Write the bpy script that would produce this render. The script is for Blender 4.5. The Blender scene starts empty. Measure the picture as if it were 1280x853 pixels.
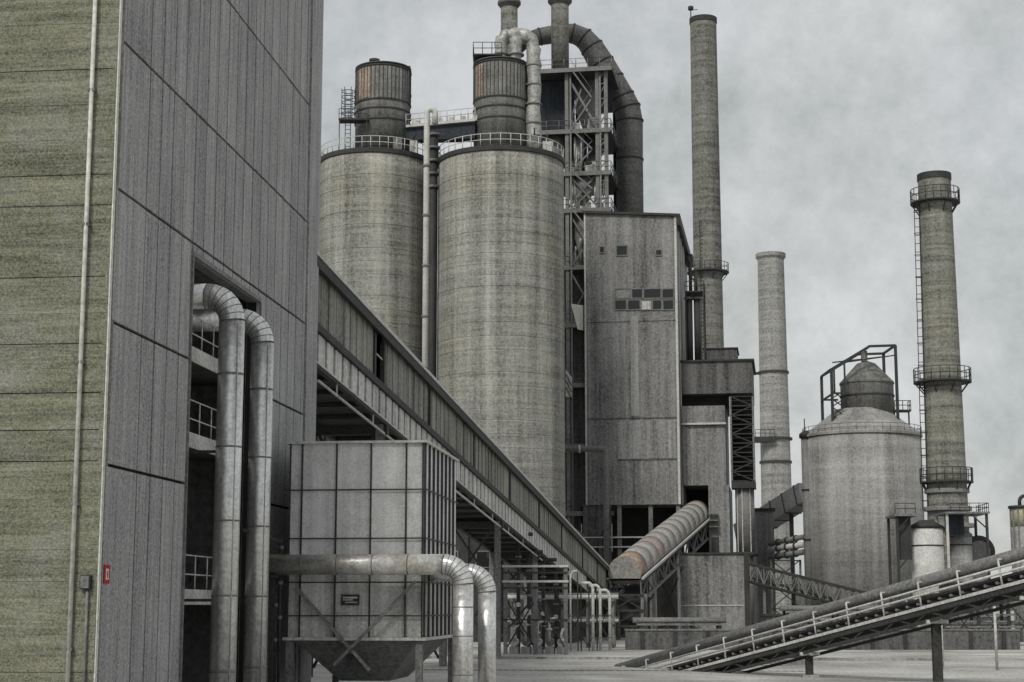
import bpy, math, random
from mathutils import Vector, Matrix
random.seed(7)
PI = math.pi
V = Vector
sc = bpy.context.scene
COL = sc.collection
# ------------------------------------------------------------------ camera
FPX, CX, CY = 2095.0, 640.0, 426.5
HC = 3.0
PITCH = math.atan(333.0 / FPX)
cam_d = bpy.data.cameras.new('camera')
cam = bpy.data.objects.new('camera', cam_d)
COL.objects.link(cam)
cam.location = (0, 0, HC)
cam.rotation_euler = (PI / 2 + PITCH, 0, 0)
cam_d.sensor_width = 36.0
cam_d.lens = FPX / 1280.0 * 36.0
cam_d.clip_start = 0.5
cam_d.clip_end = 6000
sc.camera = cam


def ray(px, py):
    u = (px - CX) / FPX
    v = (CY - py) / FPX
    dy = math.cos(PITCH) - math.sin(PITCH) * v
    dz = math.sin(PITCH) + math.cos(PITCH) * v
    return u / dy, dz / dy


def at(px, py, Y):
    dx, dz = ray(px, py)
    return V((dx * Y, Y, HC + dz * Y))


def zat(px, py, Y):
    return at(px, py, Y).z


class Frame:
    """a yawed ground frame: b runs to the right, a away from the viewer, z up"""
    def __init__(s, x, y, yaw):
        s.O = V((x, y, 0))
        s.A = V((math.sin(yaw), math.cos(yaw), 0))
        s.B = V((math.cos(yaw), -math.sin(yaw), 0))

    def p(s, b, a, z):
        return s.O + s.B * b + s.A * a + V((0, 0, z))

    def pl(s, px, py, a):            # pixel on the plane a = const -> (b, z)
        dx, dz = ray(px, py)
        t = (a + s.O.x * s.A.x + s.O.y * s.A.y) / (dx * s.A.x + s.A.y)
        P = V((dx * t, t, HC + dz * t))
        return (P - s.O).dot(s.B), P.z

    def sd(s, px, py, b):            # pixel on the plane b = const -> (a, z)
        dx, dz = ray(px, py)
        t = (b + s.O.x * s.B.x + s.O.y * s.B.y) / (dx * s.B.x + s.B.y)
        P = V((dx * t, t, HC + dz * t))
        return (P - s.O).dot(s.A), P.z


ID = Frame(0, 0, 0)


# ------------------------------------------------------------------ materials
def mat(name, col, rough=.85, metal=0.0, large=.35, lscale=.25, fine=.3, fscale=6.0,
        streak=.0, sscale=1.2, ring=.0, rscale=1.0, bump=.0, spec=.3, tint=None, tamt=.0, tscale=.2,
        corr=0.0, cper=.3, cyaw=0.0, dent=0.0, dscale=1.5, island=0.0):
    m = bpy.data.materials.new(name)
    m.use_nodes = True
    nt = m.node_tree
    N, L = nt.nodes, nt.links
    bs = N['Principled BSDF']
    bs.inputs['Roughness'].default_value = rough
    bs.inputs['Metallic'].default_value = metal
    bs.inputs['Specular IOR Level'].default_value = spec
    tc = N.new('ShaderNodeTexCoord')

    def noise(scale, vec=None, detail=3.0, rgh=.6):
        n = N.new('ShaderNodeTexNoise')
        n.inputs['Scale'].default_value = scale
        n.inputs['Detail'].default_value = detail
        n.inputs['Roughness'].default_value = rgh
        L.new(vec if vec else tc.outputs['Object'], n.inputs['Vector'])
        return n.outputs['Fac']

    def mapped(s, rz=0.0):
        mp = N.new('ShaderNodeMapping')
        mp.inputs['Scale'].default_value = s
        mp.inputs['Rotation'].default_value = (0, 0, rz)
        L.new(tc.outputs['Object'], mp.inputs['Vector'])
        return mp.outputs['Vector']

    def math_(op, a, b):
        n = N.new('ShaderNodeMath')
        n.operation = op
        for i, q in enumerate((a, b)):
            if isinstance(q, (int, float)):
                n.inputs[i].default_value = q
            else:
                L.new(q, n.inputs[i])
        return n.outputs[0]

    tot = 1.0

    def addf(f, amp):
        nonlocal tot
        tot = math_('ADD', tot, math_('MULTIPLY', math_('SUBTRACT', f, .5), 2.0 * amp))
    hgt = None
    if large:
        addf(noise(lscale, None, 5.0, .65), large * 1.6)
    if fine:
        ff = noise(fscale, None, 2.0, .7)
        addf(ff, fine * 2.1)
        hgt = ff
    if streak:
        addf(noise(sscale, mapped((1, 1, .035)), 4.0, .7), streak * 2.4)
    if island:
        gi = N.new('ShaderNodeNewGeometry')
        addf(gi.outputs['Random Per Island'], island)
    if ring:
        r1 = noise(rscale, mapped((.05, .05, 1)), 4.0, .75)
        addf(r1, ring * 2.6)
        hgt = r1 if hgt is None else math_('ADD', hgt, r1)
    if corr:
        w = N.new('ShaderNodeTexWave')
        w.wave_type = 'BANDS'
        w.bands_direction = 'X'
        w.inputs['Scale'].default_value = 1.0 / cper * .314
        w.inputs['Distortion'].default_value = 0.0
        L.new(mapped((1, 1, 1), cyaw), w.inputs['Vector'])
        hgt = math_('MULTIPLY', w.outputs['Fac'], corr) if hgt is None else math_('ADD', math_('MULTIPLY', w.outputs['Fac'], corr), math_('MULTIPLY', hgt, .3))
    if tot == 1.0:
        bs.inputs['Base Color'].default_value = (*col, 1)
    else:
        tot = math_('MAXIMUM', tot, .22)
        src = N.new('ShaderNodeRGB')
        src.outputs[0].default_value = (*col, 1)
        c = src.outputs[0]
        if tint:
            mx = N.new('ShaderNodeMix')
            mx.data_type = 'RGBA'
            L.new(c, mx.inputs[6])
            mx.inputs[7].default_value = (*tint, 1)
            rp = N.new('ShaderNodeMapRange')
            rp.inputs[1].default_value = .48
            rp.inputs[2].default_value = .68
            rp.inputs[4].default_value = tamt
            L.new(noise(tscale, None, 6.0, .7), rp.inputs[0])
            L.new(rp.outputs[0], mx.inputs[0])
            c = mx.outputs[2]
        sca = N.new('ShaderNodeVectorMath')
        sca.operation = 'SCALE'
        L.new(c, sca.inputs[0])
        L.new(tot, sca.inputs[3])
        L.new(sca.outputs[0], bs.inputs['Base Color'])
    if dent:
        b = N.new('ShaderNodeBump')
        b.inputs['Strength'].default_value = dent
        b.inputs['Distance'].default_value = .12
        L.new(noise(dscale, None, 2.0, .5), b.inputs['Height'])
        L.new(b.outputs[0], bs.inputs['Normal'])
    elif bump and hgt is not None:
        b = N.new('ShaderNodeBump')
        b.inputs['Strength'].default_value = bump
        b.inputs['Distance'].default_value = .05
        L.new(hgt, b.inputs['Height'])
        L.new(b.outputs[0], bs.inputs['Normal'])
    return m


YW = math.atan(230.0 / FPX)      # yaw of the hall and the tank
YG = math.atan(340.0 / FPX)      # yaw of the gallery and the mill building

M = {}
M['olive'] = mat('board_marked_concrete', (.18, .182, .134), island=.07, large=.3, lscale=.5, fine=.55, fscale=18, ring=.42, rscale=5, bump=.4,
                 tint=(.18, .18, .175), tamt=.7, tscale=.5)
M['clad'] = mat('grey_plank_cladding', (.32, .32, .32), large=.2, lscale=.3, fine=.5, fscale=15, streak=.34, sscale=6, bump=.4, island=.10)
M['joint'] = mat('dark_joint', (.02, .02, .02), fine=0, large=0)
M['white'] = mat('off_white_paint', (.66, .66, .61), large=.2, fine=.25, streak=.2)
M['galv'] = mat('galvanised_sheet', (.64, .64, .63), rough=.36, metal=.75, large=.2, lscale=1.2, fine=.28, fscale=10, streak=.26, sscale=5, spec=.5, dent=.35, dscale=2.2)
M['lag'] = mat('aluminium_lagging', (.66, .65, .62), rough=.4, metal=.7, large=.3, lscale=1.5, fine=.26, fscale=12, spec=.5,
               tint=(.34, .24, .15), tamt=.7, tscale=.8, dent=.4, dscale=2.0)
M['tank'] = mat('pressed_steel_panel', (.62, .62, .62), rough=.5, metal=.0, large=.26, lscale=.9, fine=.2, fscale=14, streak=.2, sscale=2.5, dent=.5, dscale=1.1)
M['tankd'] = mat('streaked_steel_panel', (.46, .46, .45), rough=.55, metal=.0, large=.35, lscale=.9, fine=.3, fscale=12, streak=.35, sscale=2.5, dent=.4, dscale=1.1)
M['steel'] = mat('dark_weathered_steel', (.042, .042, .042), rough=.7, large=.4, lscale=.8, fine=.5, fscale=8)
M['mid'] = mat('grey_painted_steel', (.17, .17, .17), rough=.65, large=.35, lscale=.6, fine=.5, fscale=7)
M['pale'] = mat('pale_painted_steel', (.50, .50, .48), rough=.6, large=.25, lscale=.7, fine=.35, fscale=7)
M['silo'] = mat('slipformed_concrete', (.255, .253, .232), large=.16, lscale=.12, fine=.42, fscale=4.2, streak=.5, sscale=.6, ring=.26, rscale=2.0, bump=.15,
                tint=(.25, .245, .175), tamt=.5, tscale=.07)
M['silo2'] = mat('grey_silo_concrete', (.27, .27, .265), large=.25, lscale=.12, fine=.32, fscale=4.0, streak=.4, sscale=.5, ring=.2, rscale=.8, bump=.1)
M['bin'] = mat('ribbed_bin_sheet', (.15, .15, .145), rough=.75, large=.35, lscale=.4, fine=.4, fscale=4, streak=.45, sscale=1.2, ring=.2)
M['rust'] = mat('rusty_sheet', (.30, .23, .18), rough=.9, large=.5, lscale=.5, fine=.45, fscale=4, streak=.4, sscale=1.5)
M['rustpink'] = mat('faded_red_sheet', (.30, .235, .225), rough=.9, large=.4, lscale=.5, fine=.4, fscale=4)
M['sheet'] = mat('grey_corrugated_sheet', (.20, .20, .20), rough=.75, large=.4, lscale=.16, fine=.45, fscale=4, streak=.45, sscale=1.3,
                 bump=.5, corr=1.0, cper=.5, cyaw=YG)
M['sheetp'] = mat('newer_corrugated_sheet', (.25, .25, .25), rough=.7, large=.3, lscale=.2, fine=.4, fscale=4, streak=.5, sscale=1.5)
M['sheetd'] = mat('dark_corrugated_sheet', (.10, .10, .10), rough=.75, large=.4, lscale=.16, fine=.5, fscale=4, streak=.5, sscale=1.3)
M['panelg'] = mat('gallery_side_sheet', (.22, .22, .20), island=.10, rough=.75, large=.4, lscale=.2, fine=.4, fscale=6, streak=.5, sscale=1.6,
                  tint=(.20, .19, .12), tamt=.6, tscale=.15)
M['slat'] = mat('gallery_lower_sheet', (.50, .50, .48), island=.12, rough=.7, large=.35, lscale=.5, fine=.35, fscale=6, streak=.3, sscale=2)
M['cover'] = mat('belt_cover_sheet', (.30, .295, .285), rough=.7, large=.35, lscale=.4, fine=.45, fscale=4, tint=(.25, .20, .15), tamt=.5, tscale=.4)
M['blue'] = mat('slate_grey_cladding', (.035, .041, .05), rough=.8, large=.4, lscale=.3, fine=.5, fscale=4, streak=.3)
M['stack'] = mat('sooty_stack_concrete', (.16, .16, .145), large=.3, lscale=.1, fine=.5, fscale=3.0, ring=.45, rscale=1.1, streak=.25, sscale=.7, bump=.1)
M['stack_hazed'] = mat('hazed_stack_concrete', (.27, .27, .26), large=.25, lscale=.1, fine=.4, fscale=2.6, ring=.3, rscale=.9, streak=.2, sscale=.6)  # lighter colour stands in for haze over the far chimney
M['stacky'] = mat('weathered_stack_concrete', (.19, .19, .17), large=.3, lscale=.1, fine=.45, fscale=4, ring=.5, rscale=1.2, streak=.3, sscale=.8,
                  tint=(.20, .20, .13), tamt=.5, tscale=.1)
M['duct'] = mat('dark_duct_plate', (.095, .095, .095), rough=.7, large=.3, lscale=.25, fine=.5, fscale=3.6, ring=.25)
M['lagd'] = mat('crumpled_lagging', (.34, .34, .33), rough=.55, metal=.3, large=.6, lscale=1.6, fine=.4, fscale=5, bump=.8)
M['glass'] = mat('dark_glass', (.015, .016, .018), rough=.2, large=0, fine=0, spec=.5)
M['yellow'] = mat('faded_yellow_paint', (.36, .35, .24), large=.3, fine=.3, fscale=6, streak=.3)
M['red'] = mat('red_sign_paint', (.42, .03, .035), large=.1, fine=.1)
M['ground'] = mat('dusty_concrete_yard', (.40, .395, .38), rough=.92, large=.45, lscale=.12, fine=.5, fscale=5, bump=.3, tint=(.12, .118, .11), tamt=.85, tscale=.09)
M['hill'] = mat('wooded_hill', (.06, .068, .055), rough=1, large=.5, lscale=.03, fine=.5, fscale=.3)


# ------------------------------------------------------------------ mesh builder
class MB:
    def __init__(s):
        s.v, s.f, s.s, s.cuts = [], [], [], []

    def mark(s):
        s.cuts.append((len(s.v), len(s.f)))

    def face(s, idx, sm=False):
        s.f.append(tuple(idx))
        s.s.append(sm)

    def hexa(s, p):                       # 8 corners: bottom loop 0-3, top loop 4-7
        s.mark()
        i = len(s.v)
        s.v += [V(q) for q in p]
        for q in ((3, 2, 1, 0), (4, 5, 6, 7), (0, 1, 5, 4), (1, 2, 6, 5), (2, 3, 7, 6), (3, 0, 4, 7)):
            s.face([i + k for k in q])
        return s

    def box(s, b0, b1, a0, a1, z0, z1, F=ID):
        return s.hexa([F.p(b0, a0, z0), F.p(b1, a0, z0), F.p(b1, a1, z0), F.p(b0, a1, z0),
                       F.p(b0, a0, z1), F.p(b1, a0, z1), F.p(b1, a1, z1), F.p(b0, a1, z1)])

    def beam(s, p, q, w, h=None, side=None):
        p, q = V(p), V(q)
        h = h or w
        d = (q - p).normalized()
        up = V((0, 0, 1)) if abs(d.z) < .95 else V((0, 1, 0))
        x = d.cross(up).normalized() * (w / 2)
        y = x.normalized().cross(d).normalized() * (h / 2)
        return s.hexa([p - x - y, p + x - y, q + x - y, q - x - y, p - x + y, p + x + y, q + x + y, q - x + y])

    def tube(s, pts, r, n=10, sm=True, caps=True):
        s.mark()
        pts = [V(p) for p in pts]
        m = len(pts)
        rs = r if isinstance(r, (list, tuple)) else [r] * m
        T = []
        for i in range(m):
            t = (pts[min(i + 1, m - 1)] - pts[max(i - 1, 0)]).normalized()
            T.append(t)
        up = V((0, 0, 1)) if abs(T[0].z) < .9 else V((1, 0, 0))
        x = T[0].cross(up).normalized()
        base = len(s.v)
        for i in range(m):
            x = (x - T[i] * x.dot(T[i])).normalized()
            y = T[i].cross(x)
            for k in range(n):
                a = 2 * PI * k / n
                s.v.append(pts[i] + (x * math.cos(a) + y * math.sin(a)) * rs[i])
        for i in range(m - 1):
            for k in range(n):
                k2 = (k + 1) % n
                s.face([base + i * n + k, base + i * n + k2, base + (i + 1) * n + k2, base + (i + 1) * n + k], sm)
        if caps:
            s.face([base + k for k in range(n)][::-1])
            s.face([base + (m - 1) * n + k for k in range(n)])
        return s

    def lathe(s, c, prof, n=48, sm=True, a0=0.0, a1=2 * PI, cap=True):
        """profile of (radius, z) turned about the vertical through c; sharp rings are doubled by the caller"""
        s.mark()
        full = abs(a1 - a0 - 2 * PI) < 1e-6
        k_n = n if full else n + 1
        base = len(s.v)
        for r, z in prof:
            for k in range(k_n):
                a = a0 + (a1 - a0) * k / n
                s.v.append(V((c[0] + r * math.cos(a), c[1] + r * math.sin(a), z)))
        for i in range(len(prof) - 1):
            if abs(prof[i][0] - prof[i + 1][0]) < 1e-7 and abs(prof[i][1] - prof[i + 1][1]) < 1e-7:
                continue
            flat = abs(prof[i][1] - prof[i + 1][1]) < 1e-6
            for k in range(n):
                k2 = (k + 1) % k_n
                s.face([base + i * k_n + k, base + i * k_n + k2, base + (i + 1) * k_n + k2, base + (i + 1) * k_n + k], sm and not flat)
        if cap and full:
            s.face([base + k for k in range(k_n)][::-1])
            e = base + (len(prof) - 1) * k_n
            s.face([e + k for k in range(k_n)])
        return s

    def prism(s, poly, vec):
        i = len(s.v)
        n = len(poly)
        s.v += [V(p) for p in poly] + [V(p) + V(vec) for p in poly]
        s.face(list(range(i, i + n))[::-1])
        s.face(list(range(i + n, i + 2 * n)))
        for k in range(n):
            k2 = (k + 1) % n
            s.face([i + k, i + k2, i + n + k2, i + n + k])
        return s

    def rail(s, pts, h=1.1, step=1.6, r=.035, mids=(.5,), n=5):
        pts = [V(p) for p in pts]
        for f in (1.0,) + tuple(mids):
            s.tube([p + V((0, 0, h * f)) for p in pts], r, n)
        for i in range(len(pts) - 1):
            d = (pts[i + 1] - pts[i]).length
            k = max(1, round(d / step))
            for j in range(k + (1 if i == len(pts) - 2 else 0)):
                q = pts[i].lerp(pts[i + 1], j / k)
                s.tube([q, q + V((0, 0, h))], r, n)
        return s

    def ladder(s, p, z1, right, r=.03, w=.5, step=.35):
        p = V(p)
        right = V(right).normalized()
        for sgn in (-1, 1):
            q = p + right * (sgn * w / 2)
            s.tube([q, V((q.x, q.y, z1))], r, 5)
        z = p.z + step
        while z < z1:
            a = p + right * (-w / 2)
            b = p + right * (w / 2)
            s.tube([V((a.x, a.y, z)), V((b.x, b.y, z))], r * .8, 4)
            z += step
        return s

    def each(s, name, m, parent):
        '''one object per piece'''
        ends = s.cuts[1:] + [(len(s.v), len(s.f))]
        out = []
        for (v0, f0), (v1, f1) in zip(s.cuts, ends):
            q = MB()
            q.v = s.v[v0:v1]
            q.f = [tuple(i - v0 for i in f) for f in s.f[f0:f1]]
            q.s = s.s[f0:f1]
            out.append(q.build(name, m, parent))
        return out

    def build(s, name, m, parent=None, label=None, kind=None):
        org = ORG.get(parent.name, V((0, 0, 0))) if parent else V((0, 0, 0))
        if parent is None:
            xs = [v.x for v in s.v]
            ys = [v.y for v in s.v]
            zs = [v.z for v in s.v]
            org = V(((min(xs) + max(xs)) / 2, (min(ys) + max(ys)) / 2, min(zs)))
        me = bpy.data.meshes.new(name)
        me.from_pydata([tuple(v - org) for v in s.v], [], s.f)
        me.polygons.foreach_set('use_smooth', s.s)
        me.materials.append(M[m])
        me.update()
        o = bpy.data.objects.new(name, me)
        COL.objects.link(o)
        ORG[o.name] = org
        if parent:
            o.parent = parent
        else:
            o.location = org
        if label:
            o['label'] = label
        if kind:
            o['kind'] = kind
        return o


ORG = {}


def thing(name, label, cat, loc, group=None):
    o = bpy.data.objects.new(name, None)
    o.empty_display_size = .5
    COL.objects.link(o)
    o.location = loc
    ORG[o.name] = V(loc)
    o['label'] = label
    o['category'] = cat
    if group:
        o['group'] = group
    return o


def tag(o, label, cat, group=None):
    o['label'] = label
    o['category'] = cat
    if group:
        o['group'] = group
    return o


def arc(c, r, e1, e2, a0, a1, n):
    return [V(c) + V(e1) * (r * math.cos(a0 + (a1 - a0) * i / n)) + V(e2) * (r * math.sin(a0 + (a1 - a0) * i / n)) for i in range(n + 1)]


Z = V((0, 0, 1))
# ------------------------------------------------------------------ setting
g = MB()
g.hexa([(-1500, -300, -1), (1500, -300, -1), (1500, 3000, -1), (-1500, 3000, -1),
        (-1500, -300, 0), (1500, -300, 0), (1500, 3000, 0), (-1500, 3000, 0)])
g.build('ground', 'ground', kind='structure')
h = MB()
base = []
for i in range(121):
    x = -1500 + 25 * i
    base.append((x, 26 + 10 * math.sin(x * .006 + 1) + 6 * math.sin(x * .021) + 3 * math.sin(x * .07) + random.random() * 2.0))
for i in range(120):
    (x0, h0), (x1, h1) = base[i], base[i + 1]
    h.hexa([(x0, 1500, 0), (x1, 1500, 0), (x1, 2000, 0), (x0, 2000, 0), (x0, 1750, h0), (x1, 1750, h1), (x1, 1800, h1), (x0, 1800, h0)])
h.build('hills', 'hill', kind='structure')

# ------------------------------------------------------------------ left hall
c0 = at(133, 426, 40)
H = Frame(c0.x, c0.y, YW)         # b = 0 : the plank clad side, a = 0 : the concrete front
ZT = 31.0
L_END = H.sd(397.5, 300, 0)[0]
o_a0 = H.sd(236, 480, 0)[0]
o_a1 = H.sd(322, 480, 0)[0]
o_z = H.sd(236, 317, 0)[1]
hall = thing('concrete_hall', 'tall windowless hall with olive concrete front and grey plank clad side', 'hall', H.p(0, 0, 0))
m = MB()
zl = 0.0
rnd = random.Random(3)
while zl < ZT:
    zn = min(ZT, zl + rnd.choice((.6, .75, .75, .9, 1.2)))
    o_ = rnd.uniform(-.012, .012)
    m.box(-22, -.004, o_, .45, zl + rnd.choice((.004, .008, .022)), zn, H)
    zl = zn
m.build('front_wall', 'olive', hall)
MB().box(-21.9, -.01, .06, .44, .01, ZT - .02, H).build('wall_core', 'joint', hall)
# plank cladding with real joints over a dark backing
m = MB()
jd = MB()
zs = [0] + [HC + q for q in (3.4, 6.9, 10.25, 14.05, 18.5, 23.0)] + [ZT]
gap = .085
edges = [.28]
aa = H.sd(177, 426, 0)[0]
edges.append(aa)
while aa + 1.03 < H.sd(383, 300, 0)[0]:
    aa += 1.03
    edges.append(aa)
last = H.sd(383.5, 300, 0)[0]
if last - edges[-1] > .3:
    edges.append(last)
else:
    edges[-1] = last


def clip_boxes(a0, a1, z0, z1):
    """planks are cut by the tall opening"""
    out = []
    if a1 <= o_a0 or a0 >= o_a1 or z0 >= o_z:
        return [(a0, a1, z0, z1)]
    if z1 > o_z:
        out.append((max(a0, o_a0) if a0 >= o_a0 and a1 <= o_a1 else a0, a1, o_z, z1))
    zz = min(z1, o_z)
    if a0 < o_a0:
        out.append((a0, o_a0, z0, zz))
    if a1 > o_a1:
        out.append((o_a1, a1, z0, zz))
    return out


for i in range(len(edges) - 1):
    for k in range(len(zs) - 1):
        for (a0, a1, z0, z1) in clip_boxes(edges[i] + gap / 2, edges[i + 1] - gap / 2, zs[k] + gap / 2, zs[k + 1] - gap / 2):
            if a1 - a0 > .02 and z1 - z0 > .02:
                # each plank carries three shallow flutes
                n = 1
                w = (a1 - a0) / n
                for q in range(n):
                    m.box(-.10 - .0, random.uniform(-.006, .006) + (-.012 if q % 2 else 0), a0 + q * w, a0 + (q + 1) * w - .004, z0, z1, H)
m.build('side_cladding', 'clad', hall)
jd.box(-.40, -.11, .46, o_a0, 0, ZT, H)
jd.box(-.40, -.11, o_a1, L_END - .02, 0, ZT, H)
jd.box(-.40, -.11, o_a0, o_a1, o_z + .02, ZT, H)
jd.build('backing_wall', 'joint', hall)
m = MB()
m.box(-.12, .05, last + .09, L_END, 0, ZT, H)
m.build('end_pilaster', 'clad', hall)
m = MB()
m.box(-22, -.41, L_END - .42, L_END - .02, 0, ZT, H)
m.box(-22, -21.6, .46, L_END - .44, 0, ZT, H)
m.build('rear_wall', 'clad', hall)
m = MB()
m.box(-22.2, .2, -.2, L_END + .2, ZT + .003, ZT + .4, H)
m.build('roof', 'steel', hall)
m = MB()
m.box(-.10, .03, .02, .16, 0, ZT, H)
m.build('corner_trim', 'white', hall)
m = MB()
m.box(-6.2, -6.0, 1.0, L_END - .6, 0, 14, H)
m.box(-5.99, -.42, o_a0 - 2.2, o_a0 - 2.0, 0, 14, H)
m.box(-5.99, -.42, o_a1 + 2.0, o_a1 + 2.2, 0, 14, H)
m.box(-5.99, -.42, o_a0 - 2.0, o_a1 + 2.0, 13.4, 13.6, H)
m.build('inner_wall', 'sheet', hall)
m = MB()
m.box(-.42, .06, o_a0 - .10, o_a0 - .003, 0, o_z, H)
m.box(-.42, .06, o_a0 - .10, o_a1 + .1, o_z + .003, o_z + .14, H)
m.box(-.42, .06, o_a1 + .003, o_a1 + .10, 0, o_z, H)
m.build('opening_frame', 'mid', hall)
# conduit and box on the concrete front
bp = H.pl(104, 426, 0)[0]
t = thing('drain_pipe', 'thin white pipe running straight up the olive concrete front', 'pipe', H.p(bp, -.12, 0))
MB().tube([H.p(bp, -.12, 0), H.p(bp, -.12, ZT)], .055, 8).build('pipe', 'white', t)
m = MB()
for k in range(8):
    m.box(bp - .09, bp + .09, -.17, -.003, 2 + 3.4 * k, 2.07 + 3.4 * k, H)
m.each('bracket', 'mid', t)
b0, z0 = H.pl(109, 728, 0)
t = thing('junction_box', 'small blue grey electrical box low on the concrete front', 'electrical box', H.p(b0, -.15, z0 - .16))
MB().box(b0 - .12, b0 + .12, -.17, -.002, z0 - .16, z0 + .16, H).build('housing', 'blue', t)
MB().box(b0 - .10, b0 + .10, -.185, -.172, z0 - .14, z0 + .14, H).build('cover', 'mid', t)
MB().tube([H.p(b0 + .04, -.08, z0 - .162), H.p(b0 + .04, -.08, 0)], .035, 6).build('conduit', 'mid', t)
# red sign on the plank wall
sa, sz = H.sd(132.5, 718, .0)
t = thing('fire_sign', 'small red framed white sign low on the corner of the plank wall', 'sign', H.p(.02, sa, sz - .22))
MB().box(.012, .03, sa - .19, sa + .19, sz - .22, sz + .22, H).build('plate', 'red', t)
MB().box(.032, .036, sa - .10, sa + .10, sz - .13, sz + .13, H).build('panel', 'white', t)
m = MB()
m.box(.038, .041, sa - .03, sa + .03, sz - .09, sz + .04, H)
m.box(.038, .041, sa - .055, sa + .02, sz + .05, sz + .075, H)
m.build('pictogram', 'red', t)


# catwalks in the opening
def catwalk(px, py, lab):
    bq = -.55
    a_, z_ = H.sd(px, py, bq)
    t = thing('catwalk', lab, 'walkway', H.p(-3, a_ + 1, z_), 'catwalks inside the tall opening')
    MB().box(-5.9, bq, o_a0 - 1.9, o_a1 + 1.9, z_ - .06, z_, H).build('deck', 'mid', t)
    MB().box(bq + .003, bq + .06, o_a0 - 1.9, o_a1 + 1.9, z_ - .32, z_ + .12, H).build('edge_beam', 'pale', t)
    r = MB()
    r.rail([H.p(bq - .05, o_a0 - 1.8, z_), H.p(bq - .05, o_a1 + 1.8, z_)], 1.1, 1.2, .022)
    r.build('handrail', 'pale', t)


catwalk(236, 437, 'upper steel catwalk with pale handrail inside the tall opening of the hall')
catwalk(234, 545, 'middle steel catwalk with pale handrail inside the tall opening of the hall')
catwalk(232, 742, 'lowest steel catwalk just above yard level inside the tall opening')
a_, z_ = H.sd(250, 640, -1.2)
t = MB().beam(H.p(-1.2, o_a0 + .0, 4.6), H.p(-1.2, o_a0 + 2.6, 8.4), .14)
tag(t.build('brace', 'mid'), 'diagonal steel brace between the catwalks in the dark opening', 'brace')


# two bent ducts
def bent_duct(px, a_guess, ytop, off, r, lab):
    dirB = H.B
    a_, _ = H.sd(px - 0, 480, off)
    zt = H.sd(px, ytop, off)[1] - r
    R = .75
    base = H.p(off, a_, 0)
    t = thing('exhaust_duct', lab, 'duct', base, 'bright ducts on the plank wall')
    MB().tube([base, H.p(off, a_, zt - R)], r, 28).build('riser', 'galv', t)
    el = arc(H.p(off - R, a_, zt - R), R, dirB, Z, 0, PI / 2, 7)
    MB().tube(el, r * 1.004, 28, sm=False).build('elbow', 'galv', t)
    MB().tube([el[-1], H.p(-4.5, a_, zt)], r, 28).build('inlet_run', 'galv', t)
    s = MB()
    for i, q in enumerate(el):
        d = (el[min(i + 1, 7)] - el[max(i - 1, 0)]).normalized() * .012
        s.tube([q - d, q + d], r * 1.025, 28)
    zz = 1.2
    while zz < zt - R - .2:
        s.tube([H.p(off, a_, zz), H.p(off, a_, zz + .05)], r * 1.02, 28)
        zz += 2.1
    s.each('seam_ring', 'mid', t)
    s = MB()
    s.tube([H.p(off + r * .72, a_ - r * .72, .1), H.p(off + r * .72, a_ - r * .72, zt - R - .1)], .018, 6)
    s.each('seam', 'pale', t)
    br = MB()
    for zz in (3.2, 7.4):
        br.beam(H.p(off - r, a_, zz), H.p(-.5, a_, zz), .08)
    br.each('bracket', 'steel', t)


bent_duct(288, 47.2, 352, .85, .37, 'nearer and taller of the two bright bent ducts rising from the hall opening')
bent_duct(327, 51.0, 384, .85, .35, 'farther bright bent duct, right of the taller one, beside the square tank')

# ------------------------------------------------------------------ square tank
tl = at(361, 650, 55.0)
T = Frame(tl.x, tl.y, YW)
TW = T.pl(530, 600, 0)[0]
TD = 7.3
zr = [T.pl(530, y, 0)[1] for y in (553, 612, 673, 728, 770, 797)]
tank = thing('panel_tank', 'square pale grey bolted panel tank on legs beside the plank wall', 'tank', T.p(TW / 2, TD / 2, 0))
zmid = T.pl(530, 700, 0)[1]
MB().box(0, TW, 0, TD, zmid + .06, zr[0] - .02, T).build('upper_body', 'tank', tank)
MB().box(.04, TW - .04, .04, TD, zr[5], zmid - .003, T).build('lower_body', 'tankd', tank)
MB().box(-.1, TW + .11, -.11, TD + .02, zmid, zmid + .057, T).build('ledge', 'mid', tank)
vx = [T.pl(x, 600, 0)[0] for x in (378, 421, 464, 508)]
m = MB()
fl = .045
for x in vx + [.03, TW - .03]:
    m.box(x - fl / 2, x + fl / 2, -.075, -.002, zr[5], zr[0] - .022, T)
for k in range(1, 8):
    a = TD * k / 8
    m.box(TW + .002, TW + .075, a - fl / 2, a + fl / 2, zr[5], zr[0] - .022, T)
m.box(TW + .002, TW + .075, .0, .05, zr[5], zr[0] - .022, T)
m.each('vertical_flange', 'steel', tank)
m = MB()
for z in zr[1:5]:
    m.box(-.12, TW + .095, -.095, -.0785, z - fl / 2, z + fl / 2, T)
    m.box(TW + .0785, TW + .095, -.078, TD, z - fl / 2, z + fl / 2, T)
m.each('horizontal_flange', 'steel', tank)
m = MB()
m.box(-.12, TW + .12, -.12, TD + .1, zr[0] - .018, zr[0] + .06, T)
m.build('top_rim', 'pale', tank)
m = MB()
m.box(-.1, TW + .12, -.13, -.003, zr[5] - .10, zr[5] - .004, T)
m.box(TW + .003, TW + .12, -.002, TD, zr[5] - .10, zr[5] - .004, T)
m.build('bottom_rim', 'pale', tank)
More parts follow.
